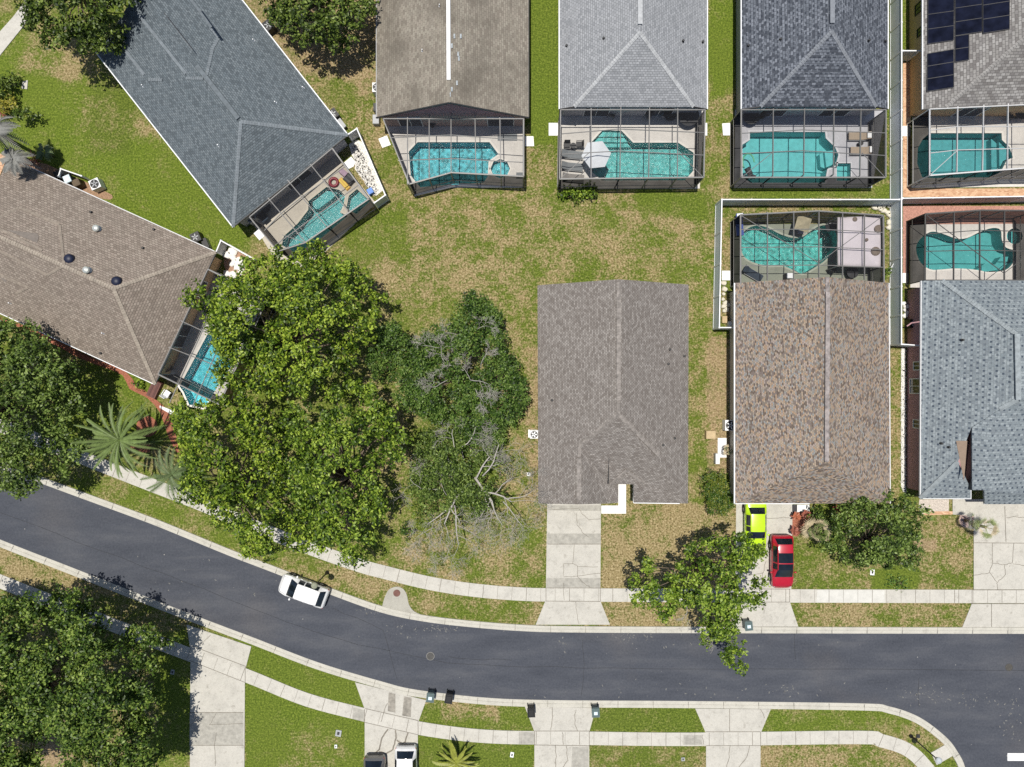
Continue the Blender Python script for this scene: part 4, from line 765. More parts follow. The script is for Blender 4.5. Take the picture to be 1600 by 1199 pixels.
# ---------------------------------------------------------------- pool cages
CG = 'screened pool cages behind the houses'
def cage(label, top, z, beams, purl, m, rails=True, diag=(), wallm=None, house_edge=True, roofm=None):
    """top: pixel corners of the roof edge, first and last on the house; beams / purl: pixel polylines at roof height"""
    T = [P(x, y, z) for x, y in top]; c = sum(T, Vector()) / len(T); r = thing('pool_cage', label, 'pool cage', (c.x, c.y, 0), 0, CG); wd = .07
    for i in range(len(T) - 1):
        MB().bar(T[i], T[i + 1], .11, .12).build('eave_beam', m, r)
    MB().bar(T[-1], T[0], .08, .10).build('eave_beam', m, r)
    for b in beams:
        q = [P(x, y, z) for x, y in b]; mb = MB()
        for a, d in zip(q[:-1], q[1:]): mb.bar(a - Vector((0, 0, .01)), d - Vector((0, 0, .01)), wd, .13)
        mb.build('roof_beam', m, r)
    for b in purl:
        q = [P(x, y, z) for x, y in b]; mb = MB()
        for a, d in zip(q[:-1], q[1:]): mb.bar(a + Vector((0, 0, .012)), d + Vector((0, 0, .012)), .06, .06)
        mb.build('purlin', m, r)
    posts = list(T)
    for b in beams:
        for e in (b[0], b[-1]):
            p = P(e[0], e[1], z); dmin = 9
            for i in range(len(T) - 1):
                a, d = T[i], T[i + 1]; t = max(0, min(1, (p - a).dot(d - a) / (d - a).length_squared)); dmin = min(dmin, (a + (d - a) * t - p).length)
            if dmin < .35: posts.append(p)
    for p in posts: MB().bar((p.x, p.y, .05), (p.x, p.y, z - .07), .08).build('post', m, r)
    for i in range(len(T) - 1):
        a, d = T[i], T[i + 1]; mb = MB()
        for zz, h in ((.09, .1), (.95, .06)): MB().bar((a.x, a.y, zz), (d.x, d.y, zz), .05, h).build('wall_rail', m, r)
        MB().poly([(a.x, a.y, .06), (d.x, d.y, .06), (d.x, d.y, z - .06), (a.x, a.y, z - .06)]).build('wall_screen', wallm or M_side, r)
    for a, b in diag: MB().bar(P(a[0], a[1], z + .03), P(b[0], b[1], z + .03), .05).build('brace', m, r)
    MB().poly([(p.x, p.y, z + .06) for p in T]).build('roof_screen', roofm or M_screen, r)
    return r
cage('dark framed pool cage behind the slate blue roof, set at an angle', za([(110, 850), (0, 0)])[:1] and za([(165, 868), (405, 1160), (640, 1085), (1180, 715), (868, 285)]), 3.1,
     [za([(320, 705), (640, 1085)]), za([(488, 555), (815, 945)]), za([(682, 420), (1000, 815)]), ], [za([(290, 985), (430, 840), (620, 690), (975, 440)]), za([(380, 1110), (1100, 590)])], M_greyalu, diag=[(za([(640, 1085)])[0], za([(440, 1020)])[0])])
cage('pool cage beside the tan brown roof, reaching under the tall tree', [(325, 421), (418, 467), (343, 632), (247.5, 585)][0:4], 3.0, [y3([(420, 445), (700, 580)]), y3([(330, 605), (640, 750)]), y3([(255, 770), (560, 890)])], [y3([(620, 330), (260, 1120)]), y3([(720, 420), (400, 1150)])], M_greyalu)
cage('pale framed pool cage with a bent front behind the brown gabled house', [(599, 186), (639.5, 288), (705, 270), (818, 276), (818, 186)], 3.1, [z4([(325, 685), (325, 1078)]), z4([(452, 670), (452, 1048)]), z4([(580, 660), (580, 1013)]), z4([(720, 665), (725, 1022)]), z4([(865, 680), (872, 1030)])],
     [z4([(230, 808), (580, 792), (1003, 822)]), z4([(270, 942), (580, 930), (1003, 952)])], M_greyalu)
cage('dark framed pool cage over the white parasol behind the pale grey roof', [(876, 172), (874.5, 280), (1099.5, 277.5), (1101.5, 172)], 3.1, [z5([(313, 635), (313, 1045)]), z5([(487, 630), (482, 1042)]), z5([(655, 630), (650, 1042)]), z5([(820, 635), (818, 1042)])],
     [z5([(140, 785), (480, 757), (975, 778)]), z5([(140, 905), (480, 885), (975, 910)])], M_greyalu, diag=[(z5([(135, 1045)])[0], z5([(305, 892)])[0]), (z5([(970, 1040)])[0], z5([(825, 892)])[0])])
cage('pool cage over two beige loungers behind the dark slate roof', [(1158, 172), (1158, 277.5), (1383.7, 277.5), (1384, 172)], 2.9, [z6([(330, 630), (328, 1030)]), z6([(513, 625), (508, 1025)]), z6([(685, 625), (683, 1022)]), z6([(843, 635), (838, 1030)])],
     [z6([(143, 782), (500, 762), (988, 780)]), z6([(143, 900), (500, 884), (988, 912)])], M_greyalu, diag=[(z6([(145, 1040)])[0], z6([(325, 895)])[0]), (z6([(985, 1040)])[0], z6([(850, 895)])[0])])
cage('white framed pool cage next to the solar panelled roof', [(1452.6, 171), (1452.6, 274.4), (1600, 263), (1690, 262), (1690, 160)], 3.3, [z7([(435, 625), (430, 1010)]), z7([(587, 615), (580, 1000)]), z7([(730, 608), (726, 995)]), z7([(900, 600), (900, 985)])],
     [z7([(272, 765), (435, 742), (800, 742), (1150, 742)]), z7([(272, 898), (430, 880), (800, 870), (1150, 870)])], M_alu, diag=[(z7([(272, 1028)])[0], z7([(430, 885)])[0])])
cage('brown framed pool cage holding the pale canopy and kidney shaped pool', z8([(285, 712), (285, 180), (890, 150), (1400, 185), (1405, 712)]), 2.7, [z8([(495, 160), (495, 690)]), z8([(700, 152), (700, 685)]), z8([(897, 150), (897, 670)]), z8([(1082, 160), (1082, 675)]), z8([(1253, 172), (1253, 685)])],
     [z8([(285, 295), (890, 292), (1405, 318)]), z8([(285, 435), (890, 430), (1405, 452)]), z8([(285, 578), (890, 572), (1405, 590)])], M_greyalu, diag=[(z8([(290, 185)])[0], z8([(895, 555)])[0]), (z8([(1395, 190)])[0], z8([(895, 555)])[0])])
cage('grey framed pool cage behind the mauve walled house', y1([(300, 552), (303, 138), (650, 115), (1000, 118), (1000, 552)]), 2.8, [y1([(482, 125), (480, 548)]), y1([(643, 116), (643, 548)]), y1([(797, 117), (797, 548)])], [y1([(303, 265), (640, 240), (1000, 250)]), y1([(303, 372), (640, 365), (1000, 372)])], M_bronze, diag=[(y1([(303, 140)])[0], y1([(790, 505)])[0]), (y1([(800, 505)])[0], y1([(1000, 350)])[0])])

# ---------------------------------------------------------------- vinyl fences
def fence(label, pts, h, m=None, cap=None, sp=2.5, at=None):
    """pts: pixels of the top line"""
    q = [P(x, y, h) for x, y in pts]; c = sum(q, Vector()) / len(q); r = thing('fence', label, 'fence', (c.x, c.y, 0)); m = m or M_fence; cap = cap or M_white
    for a, b in zip(q[:-1], q[1:]):
        L = (b - a).length; n = max(1, round(L / sp)); d = (b - a) / n; rz = math.atan2(d.y, d.x)
        for i in range(n):
            s = a + d * (i + .5); MB().box((s.x, s.y, h / 2 + .02), (d.length - .13, .045, h - .16), rz).build('fence_panel', m, r)
            MB().box((s.x, s.y, h - .04), (d.length - .13, .09, .10), rz).build('fence_rail', cap, r); MB().box((s.x, s.y, .1), (d.length - .13, .09, .10), rz).build('fence_rail', cap, r)
        for i in range(n + 1 if b is q[-1] else n):
            s = a + d * i; o = MB().box((s.x, s.y, h / 2), (.125, .125, h), rz).build('fence_post', cap, r); MB().box((s.x, s.y, h + .02), (.15, .15, .045), rz, .75).build('post_cap', cap, o)
    return r
fence('white fence along the top and side of the kidney pool yard', [(1147, 512), (1124, 512), (1128, 312), (1405, 312)], 1.83)
fence('tall pale fence running straight between the dark slate roof and the solar panelled house', [(1409, -100), (1409, 80), (1409, 310)], 1.83)
fence('tall pale fence running between the multicoloured roof and the mauve walled house', [(1408.7, 312), (1408.7, 538), (1436, 540)], 1.83)
fence('fence between the solar panelled yard and the long curved pool', [(1411, 310), (1600, 307), (1740, 305)], 1.83, M_fence_grey)
fence('short gate fence joining the pale fence to the tan side wall', [(1411, 79.5), (1437, 79.5)], 1.83, M_fence_grey)
fence('small white fence around the rock bed beside the slate blue roof', [(544, 210), (557.5, 201), (602, 305), (585, 317)], 1.6, M_fence_grey)
fence('low white fence beside the tan brown roof by the stepping stones', [(337.5, 394), (345, 376), (396, 405)], 1.5, M_fence_grey)
fence('small white bin screen against the tan brown house', [(91, 276), (95, 264), (127, 275)], 1.2, M_fence_grey, sp=2)
# ---------------------------------------------------------------- trees and plants
def leaves_mesh(name, C, Nn, size, tint, m, parent, rng, aspect=.55):
    """rhombic leaves at C with normals Nn"""
    n = len(C); Nn = Nn / np.linalg.norm(Nn, axis=1, keepdims=True); a = rng.normal(size=(n, 3)); u = np.cross(Nn, a); u /= np.linalg.norm(u, axis=1, keepdims=True) + 1e-9; v = np.cross(Nn, u)
    s = (size * rng.uniform(.7, 1.3, n))[:, None]; L = u * s; Wd = v * s * aspect; lift = Nn * s * .18
    V = np.stack([C - L, C + Wd + lift, C + L, C - Wd + lift], 1).reshape(-1, 3); F = np.arange(4 * n).reshape(n, 4)
    ob = fast_mesh(name, V, F, m, parent); at = ob.data.attributes.new('tint', 'FLOAT', 'FACE'); at.data.foreach_set('value', np.clip(tint, 0, 1).astype(np.float32)); return ob
def cloud(lobes, rng, ncl, nlf, spread, tvar=.22, base=.5, up=.55):
    C = []; Nn = []; T = []
    for x, y, z, r, sq, tt in lobes:
        k = max(4, int(ncl * r * r)); d = rng.normal(size=(k, 3)); d[:, 2] = np.abs(d[:, 2]) * 1.2 - .4; d /= np.linalg.norm(d, axis=1, keepdims=True)
        rad = r * rng.uniform(.35, 1.15, k)[:, None]; c = d * rad; c[:, 2] *= sq; c += np.array([x, y, z]); ct = base + tt + rng.normal(size=k) * tvar * .6
        cc = np.repeat(c, nlf, 0) + rng.normal(size=(k * nlf, 3)) * spread; nn = np.repeat(d, nlf, 0) * .5 + rng.normal(size=(k * nlf, 3)) * .5 + np.array([0, 0, up])
        C.append(cc); Nn.append(nn); T.append(np.repeat(ct, nlf) + rng.normal(size=k * nlf) * tvar)
    return np.concatenate(C), np.concatenate(Nn), np.concatenate(T)
def edge_dist(x, y, poly):
    p = Vector((x, y)); d = 1e9
    for i in range(len(poly)):
        a, b = Vector(poly[i][:2]), Vector(poly[(i + 1) % len(poly)][:2]); t = max(0, min(1, (p - a).dot(b - a) / max(1e-9, (b - a).length_squared))); d = min(d, (a + (b - a) * t - p).length)
    return d
def tree(label, outline, zlo, ztop, m, seed, base=None, gap=1.25, rl=(.75, 1.25), leaf=.13, ncl=27, nlf=14, spread=.15, tint=.5, tvar=.28, cat='tree', name='tree', holes=0.0, group=None, barkm=None, sq=.7, trunk=.28, nlimb=30, up=.8):
    rng = np.random.default_rng(seed); rnd = random.Random(seed); poly = W(outline, zlo); xs = [p.x for p in poly]; ys = [p.y for p in poly]; pts = []; tries = 0
    while tries < 9000:
        tries += 1; x, y = rnd.uniform(min(xs), max(xs)), rnd.uniform(min(ys), max(ys))
        if not inside(x, y, poly): continue
        d = edge_dist(x, y, poly)
        if d < min(.25, .6 * rl[0]): continue
        if all((x - p[0]) ** 2 + (y - p[1]) ** 2 > (gap * (.75 if d < 1.2 else 1)) ** 2 for p in pts): pts.append((x, y, d))
    if not pts: pts = [(sum(xs) / len(xs), sum(ys) / len(ys), .3)]
    dm = max(p[2] for p in pts); lobes = []
    ph = [rnd.uniform(0, 6.3) for _ in range(6)]; fl = lambda x, y: math.sin(x * 1.15 + ph[0] + 1.2 * math.sin(y * .6 + ph[1])) + math.sin(y * 1.25 + ph[2] + 1.1 * math.sin(x * .7 + ph[3]))
    for x, y, d in pts:
        if rnd.random() < holes: continue
        f = (d / dm) ** .6; z = zlo - .3 + (ztop - zlo) * f + (rnd.uniform(-.9, .7) + .75 * fl(x, y)) * min(1.1, .27 * (ztop - zlo)); r = min(rnd.uniform(*rl), d * .8 + .35); lobes.append((x, y, z - r * .5, r, sq, rnd.uniform(-.14, .14)))
    bx, by = base and P(*base)[:2] or (sum(p[0] for p in pts) / len(pts), sum(p[1] for p in pts) / len(pts))
    root = thing(name, label, cat, (bx, by, 0), 0, group); C, Nn, T = cloud(lobes, rng, ncl, nlf, spread, tvar, tint, up); leaves_mesh('crown', C, Nn, leaf, T, m, root, rng)
    mb = MB(); zc_ = max(.6, (zlo - .8) * .5); mb.tube([(bx, by, 0), (bx + .05, by, zc_ * .5), (bx, by + .06, zc_), (bx + .1, by, zc_ + (ztop - zc_) * .3)], [trunk * 1.3, trunk, trunk * .9, trunk * .45], 9)
    for i, (x, y, z, r, s_, t_) in enumerate(sorted(lobes, key=lambda q: -q[3])[:nlimb]):
        mx, my = bx + (x - bx) * .45 + rnd.uniform(-.3, .3), by + (y - by) * .45 + rnd.uniform(-.3, .3); mb.tube([(bx, by, zc_ * rnd.uniform(.85, 1.1)), (mx, my, zc_ + (z - zc_) * .55), (x, y, z - r * .45)], [trunk * .30, trunk * .17, .02], 5)
    mb.build('trunk', barkm or M_bark, root, smooth=True); return root, lobes
def branches(root, starts, seed, m, name='branch', depth=4, spread=.55, flat=.35):
    """bare twisting limbs: starts = (point, direction, length, radius)"""
    rnd = random.Random(seed)
    for st in starts:
        mb = MB()
        def grow(p, d, L, r, k):
            pts = [p]; rad = [r]; n = 4
            for i in range(n):
                d = (d + Vector((rnd.uniform(-1, 1), rnd.uniform(-1, 1), rnd.uniform(-.5, .6) * flat)) * .32).normalized(); p = p + d * L / n; pts.append(p); rad.append(max(.008, r * (1 - .5 * (i + 1) / n)))
                if k > 0 and i >= 1:
                    for s in range(1 if k > 2 else 2):
                        sd = Vector((-d.y, d.x, rnd.uniform(-.3, .5) * flat)) * rnd.choice((-1, 1)); grow(p, (d * .75 + sd * spread * rnd.uniform(.6, 1.6)).normalized(), L * rnd.uniform(.45, .72), max(.010, rad[-1] * .62), k - 1)
            mb.tube(pts, rad, 5 if r > .04 else 3)
        grow(*st, depth); mb.build(name, m, root, smooth=True)
ML_yel = mat_leaf('leaf_yellow_green', (.018, .042, .003), (.105, .18, .012), (.37, .47, .055))
ML_lime = mat_leaf('leaf_bright_green', (.020, .046, .004), (.10, .175, .014), (.34, .45, .06))
ML_oak = mat_leaf('leaf_dark_oak', (.014, .034, .006), (.065, .13, .018), (.19, .28, .06))
ML_oak2 = mat_leaf('leaf_grey_oak', (.024, .046, .008), (.095, .155, .024), (.27, .36, .09))
ML_live = mat_leaf('leaf_live_oak', (.018, .042, .006), (.085, .150, .020), (.28, .37, .075))
ML_dk = mat_leaf('leaf_deep_green', (.016, .032, .005), (.075, .12, .016), (.23, .30, .06))
y5 = lambda p: zc(260, 380, 3.75, p); y6 = lambda p: zc(260, 620, 4, p); y7 = lambda p: zc(570, 450, 4.797, p); y8 = lambda p: zc(570, 660, 5, p); x7 = lambda p: zc(960, 800, 4.797, p)
tree('huge yellow green shade tree overhanging the bright blue pool', y5([(165, 345), (215, 270), (300, 290), (320, 190), (420, 175), (520, 90), (640, 60), (700, 30), (740, 70), (830, 20), (910, 10), (950, 70), (1040, 70), (1130, 130), (1180, 220), (1245, 290), (1240, 420), (1200, 560), (1080, 640), (1090, 740), (960, 780), (820, 900), (640, 900), (430, 860), (290, 790), (400, 690), (280, 640), (220, 560), (240, 470)]), 6.0, 11.0, ML_yel, 11, base=(470, 545), tint=.47, tvar=.33, trunk=.42, gap=1.2, rl=(.7, 1.35))
tree('yellow green tree spreading over the pavement next to the palm', y6([(20, 160), (60, 60), (120, 50), (160, 100), (240, 30), (430, -20), (620, 30), (700, 190), (760, 330), (730, 480), (760, 560), (840, 620), (900, 800), (930, 880), (880, 960), (800, 960), (720, 930), (640, 1010), (540, 960), (510, 860), (440, 860), (300, 780), (270, 680), (130, 640), (140, 480), (100, 350), (30, 260)]), 5.5, 10.0, ML_yel, 12, base=(385, 745), tint=.48, tvar=.33, trunk=.38, gap=1.2, rl=(.7, 1.3))
tree('bright green shade tree next to the grey dead branched oak', y6([(690, 180), (780, 60), (900, 40), (1000, 100), (1000, -60), (1120, -110), (1260, -80), (1380, 20), (1440, 90), (1450, 190), (1540, 220), (1555, 330), (1480, 390), (1370, 420), (1330, 520), (1330, 620), (1420, 680), (1400, 740), (1330, 780), (1290, 880), (1270, 980), (1220, 1040), (1150, 1030), (1120, 1080), (1060, 1060), (1030, 960), (930, 900), (880, 760), (800, 640), (760, 480), (740, 330)]), 5.2, 9.0, ML_lime, 13, base=(550, 740), tint=.44, tvar=.32, trunk=.36, gap=1.25, rl=(.65, 1.25), holes=.06)
tS, _ = tree('dark oak with tangled dead grey twigs over its crown', y7([(60, 400), (90, 290), (200, 240), (290, 290), (330, 370), (440, 370), (460, 290), (570, 290), (600, 150), (700, 110), (790, 30), (850, 70), (930, 70), (990, 160), (1020, 250), (1060, 340), (1050, 420), (1130, 500), (1160, 620), (1200, 720), (1230, 830), (1180, 910), (1120, 1020), (1040, 1080), (980, 1190), (700, 1180), (560, 1100), (500, 960), (330, 940), (250, 800), (190, 700), (120, 700), (30, 650), (30, 540)]), 3.2, 6.0, ML_oak, 21, base=(722, 590), gap=.9, rl=(.5, .95), leaf=.10, ncl=34, nlf=18, spread=.16, tint=.48, holes=.06, trunk=.3, nlimb=12, cat='tree')
def st(zf, px, py, z, ang, L, r, up=.12): return (P(*zf([(px, py)])[0], z), Vector((math.cos(ang), math.sin(ang), up)).normalized(), L, r)
branches(tS, [st(y7, 600, 560, 5.2, 2.3, 1.4, .04), st(y7, 560, 450, 5.4, 2.9, 1.3, .035), st(y7, 790, 690, 5.9, -.2, 1.5, .04), st(y7, 790, 690, 5.9, 2.2, 1.2, .04), st(y7, 870, 600, 5.8, 1.3, 1.2, .035), st(y7, 830, 760, 5.6, -.9, 1.2, .035), st(y7, 800, 330, 5.0, .2, 1.3, .035), st(y7, 700, 350, 5.0, 2.8, 1.1, .035), st(y7, 620, 690, 5.3, -2.5, 1.3, .04), st(y7, 740, 620, 5.9, 3.0, 1.5, .045)], 5, M_dead, 'branch', 3)
tS2, _ = tree('half bare oak with long white dead limbs and sparse leaves', y8([(340, 430), (380, 300), (400, 180), (480, 60), (600, 20), (1040, -10), (1100, 80), (1020, 200), (1080, 300), (940, 380), (900, 470), (1000, 560), (960, 680), (820, 700), (720, 640), (640, 660), (560, 620), (480, 640), (360, 560)]), 2.8, 5.2, ML_oak2, 22, base=(735, 765), gap=.85, rl=(.5, .9), leaf=.10, ncl=32, nlf=16, spread=.17, tint=.5, holes=.08, trunk=.2, barkm=M_dead, nlimb=8)
branches(tS2, [st(y8, 860, 430, 3.2, -.9, 3.0, .12), st(y8, 870, 440, 3.4, 1.0, 2.2, .09), st(y8, 880, 520, 3.3, -.35, 3.0, .10), st(y8, 740, 560, 3.2, -2.0, 2.7, .10), st(y8, 700, 650, 3.2, -1.6, 3.2, .08), st(y8, 690, 660, 3.2, -2.6, 2.5, .07), st(y8, 920, 420, 3.6, .8, 3.0, .07), st(y8, 960, 560, 3.3, -1.05, 2.8, .06), st(y8, 1080, 620, 3.6, -.9, 2.6, .05), st(y8, 1090, 600, 3.6, .5, 2.4, .05), st(y8, 760, 190, 4.8, .4, 2.0, .05), st(y8, 700, 200, 4.8, 2.0, 1.5, .045), st(y8, 500, 560, 3.4, 2.6, 2.0, .04), st(y8, 540, 820, 3.0, -2.9, 1.8, .035), st(y8, 680, 920, 3.0, -1.7, 1.9, .035), st(y8, 640, 570, 3.5, 1.9, 1.6, .04)], 9, M_dead, 'branch', 3, .75)
leafm = cloud([(*P(*y8([q])[0], z), r, .6, 0) for q, z, r in (((470, 620), 1.6, .8), ((850, 660), 2.2, .9), ((760, 640), 1.8, .7), ((1000, 620), 1.6, .7), ((580, 330), 3.0, .8), ((420, 690), 1.4, .7), ((1060, 420), 2.5, .6), ((640, 780), 1.2, .5), ((930, 690), 1.8, .8), ((800, 560), 2.0, .8), ((560, 520), 2.0, .8), ((1000, 500), 2.2, .8), ((900, 360), 2.6, .8), ((480, 760), 1.2, .6), ((720, 420), 2.4, .9), ((1080, 330), 2.3, .7), ((700, 760), 1.2, .8), ((860, 740), 1.3, .8), ((960, 640), 1.7, .8), ((600, 690), 1.5, .8), ((520, 680), 1.4, .7), ((1080, 560), 1.8, .7))], np.random.default_rng(5), 20, 10, .2, .2, .5)
leaves_mesh('crown', *leafm[:2], .10, leafm[2], ML_oak2, tS2, np.random.default_rng(6))
tree('low green bush on the lawn below the half bare oak', y8([(270, 830), (320, 800), (370, 830), (390, 880), (340, 920), (280, 890)]), .7, 1.3, ML_oak, 23, gap=.6, rl=(.35, .55), leaf=.09, ncl=40, nlf=12, spread=.12, name='bush', cat='bush', trunk=.05)
tK, _ = tree('leafy street tree reaching over the kerb beside the parked lime car', x7([(75, 540), (120, 430), (220, 380), (300, 340), (370, 390), (460, 420), (560, 330), (590, 240), (680, 180), (760, 120), (850, 160), (900, 100), (950, 150), (980, 230), (1060, 220), (1150, 260), (1170, 320), (1130, 390), (1000, 450), (930, 440), (900, 500), (960, 560), (1080, 500), (1140, 530), (1120, 600), (1010, 690), (900, 700), (930, 790), (880, 870), (940, 940), (930, 1100), (880, 1110), (770, 1070), (700, 980), (640, 990), (620, 920), (640, 830), (530, 720), (470, 760), (440, 830), (380, 790), (290, 770), (270, 680), (150, 650), (120, 590)]), 5.0, 8.0, ML_lime, 31, base=(1078, 868), gap=.95, rl=(.5, .95), leaf=.125, ncl=28, nlf=15, spread=.14, tint=.48, holes=.06, trunk=.2)
branches(tK, [st(x7, 540, 700, 4.8, -1.2, 1.2, .03), st(x7, 690, 850, 5.2, -1.0, 1.2, .03)], 4, M_dead, 'branch', 2)
tree('dense dark green rounded tree in front of the multicoloured roof', x5([(215, 330), (260, 270), (330, 240), (420, 190), (470, 160), (560, 130), (640, 100), (720, 110), (800, 130), (880, 180), (930, 240), (935, 300), (900, 370), (905, 460), (880, 560), (900, 620), (830, 610), (760, 640), (690, 640), (630, 590), (540, 610), (440, 590), (390, 540), (330, 520), (260, 470), (310, 400), (270, 370)]), 2.8, 5.6, ML_oak2, 41, base=(1345, 838), gap=.95, rl=(.5, .95), leaf=.115, ncl=28, nlf=14, spread=.13, tint=.45, trunk=.22)
tree('dark leafy tree in the top corner over the slab path', [(34, 20), (60, -30), (236, -40), (236, 4), (225, 20), (205, 40), (190, 55), (180, 70), (160, 80), (142, 94), (134, 78), (120, 70), (112, 88), (95, 80), (70, 72), (60, 50), (40, 40)], 5.0, 8.0, ML_dk, 51, base=(150, 15), gap=1.1, leaf=.14, tint=.38, ncl=24, holes=.06)
tree('deep green tree between the slate blue roof and the brown gabled house', [(402, -30), (584, -30), (586, 20), (560, 55), (540, 70), (515, 80), (495, 72), (475, 76), (455, 60), (440, 40), (415, 25)], 3.6, 6.8, ML_dk, 52, base=(505, 20), gap=1.05, leaf=.135, tint=.45, ncl=26, group=None)
tree('dark spreading oak below the tan brown roof at the picture edge', [(-60, 505), (40, 502), (80, 540), (100, 560), (118, 570), (112, 600), (122, 640), (105, 672), (130, 700), (105, 730), (85, 752), (60, 770), (30, 760), (-60, 745)], 5.0, 8.5, ML_oak2, 61, base=(40, 640), gap=.95, rl=(.6, 1.15), leaf=.125, ncl=30, nlf=14, spread=.16, tint=.48, holes=.08, trunk=.35)
tree('large live oak in the bottom corner shading the pavement', [(-90, 930), (10, 945), (30, 925), (70, 928), (110, 935), (130, 950), (170, 955), (190, 985), (215, 990), (250, 1000), (252, 1030), (235, 1060), (245, 1090), (225, 1120), (240, 1150), (235, 1230), (120, 1230), (115, 1150), (90, 1130), (75, 1160), (70, 1230), (-90, 1230)], 6.2, 11.0, ML_live, 62, base=(110, 1040), gap=.85, rl=(.65, 1.2), leaf=.125, ncl=30, nlf=15, spread=.17, tint=.45, holes=.05, tvar=.3, trunk=.45)
tree('clipped green hedge block beside the multicoloured roofed house', zc(1080, 640, 5.45, [(120, 560), (150, 535), (230, 525), (290, 540), (325, 580), (335, 640), (330, 760), (370, 800), (360, 880), (300, 915), (220, 915), (150, 860), (130, 740)]), 1.5, 1.9, mat_leaf('leaf_hedge', (.015, .04, .006), (.06, .13, .014), (.22, .24, .04)), 71, gap=.55, rl=(.42, .55), leaf=.075, ncl=60, nlf=12, spread=.10, tint=.62, name='hedge', cat='hedge', trunk=.06, up=.9)
for k, (pts, lab) in enumerate(((z5([(140, 1120), (180, 1095), (225, 1110), (225, 1165), (185, 1180), (140, 1160)]), 'small leafy shrub at the cage foot under the grey loungers'), (z5([(240, 1110), (290, 1085), (350, 1090), (345, 1145), (290, 1165), (240, 1150)]), 'wider leafy shrub at the cage foot beside its smaller twin'))):
    tree(lab, pts, .7, 1.2, ML_lime, 81 + k, gap=.5, rl=(.35, .5), leaf=.13, ncl=30, nlf=10, spread=.14, name='shrub', cat='shrub', trunk=.04)
tree('low bright weed clump at the pavement edge near the dense rounded tree', x5([(680, 690), (740, 665), (820, 680), (880, 720), (860, 755), (760, 760), (700, 745)]), .25, .45, mat_leaf('leaf_weed', (.03, .06, .01), (.09, .18, .03), (.2, .32, .07)), 83, gap=.5, rl=(.3, .4), leaf=.09, ncl=40, nlf=8, spread=.15, name='weed_clump', cat='plant', trunk=.02)
tree('small green bush in the red mulch by the bright blue pool', y4([(775, 415), (830, 420), (840, 470), (815, 495), (780, 460)]), .5, .9, ML_lime, 84, gap=.5, rl=(.3, .4), leaf=.1, ncl=36, nlf=9, spread=.1, name='bush', cat='bush', trunk=.03)
tree('yellow leaved bush at the picture edge on the top lawn', [(-30, 150), (10, 148), (26, 160), (20, 175), (-30, 180)], .8, 1.4, mat_leaf('leaf_yellow', (.08, .09, .01), (.25, .24, .03), (.45, .40, .07)), 85, gap=.6, rl=(.35, .5), leaf=.11, ncl=26, nlf=10, spread=.14, name='bush', cat='bush', trunk=.04)
for k, (pts, lab) in enumerate((([(0, 115), (20, 118), (28, 138), (5, 148), (-30, 145), (-30, 110)], 'dark bush at the picture edge beside the round slab'), ([(28, 172), (48, 168), (56, 182), (40, 190), (28, 186)], 'small dark bush on the lawn below the yellow bush'))):
    tree(lab, pts, .9, 1.8, ML_dk, 87 + k, gap=.6, rl=(.4, .6), leaf=.12, ncl=26, nlf=10, spread=.14, name='bush', cat='bush', trunk=.05)
tree('green creeper clump against the pale fence by the cage of the kidney pool', z8([(1410, 590), (1440, 560), (1452, 640), (1440, 700), (1412, 690)]), .5, .9, ML_lime, 89, gap=.4, rl=(.3, .4), leaf=.09, ncl=36, nlf=9, spread=.1, name='shrub', cat='shrub', trunk=.03)
def frond_mb(mb, base, ang, L, rise, droop, nl=22, ll=.42, lw=.035, rnd=random, vee=.5, ra=.02):
    d = Vector((math.cos(ang), math.sin(ang), 0)); s = Vector((-d.y, d.x, 0)); pts = []; cv = rnd.uniform(-.28, .28) * L
    for i in range(nl + 1):
        t = i / nl; pts.append(Vector(base) + d * (L * t * (1 - .1 * t)) + s * (cv * t * t) + Vector((0, 0, rise * t - droop * t * t)))
    mb.tube(pts[::3] + ([pts[-1]] if nl % 3 else []), [ra * (1 - .6 * i / (nl / 3 + 1)) for i in range(len(pts[::3]) + (1 if nl % 3 else 0))], 4)
    for i in range(2, nl + 1):
        t = i / nl; l = ll * (math.sin(math.pi * min(.98, t * .85 + .12)) ** .6) * rnd.uniform(.85, 1.1)
        for sg in (-1, 1):
            tip = pts[i] + s * sg * l * .8 + d * l * .6 + Vector((0, 0, l * vee * .5 - .12 * l)); w_ = d * lw
            mb.add([pts[i] - w_, pts[i] + w_, tip], [(0, 1, 2)])
def palm(label, base, crown, h, n, L, m, seed, rise=(.4, 1.4), droop=(.8, 1.8), ll=.42, lw=.035, trunk=.2, dead=None, cat='palm', a0=0, a1=2 * math.pi, name='palm_tree', vee=.5, nl=22, dm=None):
    rnd = random.Random(seed); c = P(*crown, h); b = P(*base) if base else Vector((c.x, c.y, 0)); r = thing(name, label, cat, (b.x, b.y, 0))
    MB().tube([b, b * .5 + c * .5 - Vector((0, 0, 0)), c - Vector((0, 0, .1))], [trunk * 1.15, trunk, trunk * .9], 10).build('trunk', M_bark, r, smooth=True)
    for i in range(n):
        mb = MB(); ang = a0 + (a1 - a0) * (i + rnd.uniform(-.3, .3)) / n; q = rnd.random(); frond_mb(mb, c + Vector((0, 0, rnd.uniform(-.1, .1))), ang, L * rnd.uniform(.8, 1.1), rise[0] + (rise[1] - rise[0]) * q, droop[1] - (droop[1] - droop[0]) * q, nl, ll, lw, rnd, vee)
        mb.build('frond', (dm if dm and i % dead == 0 else m), r)
    return r
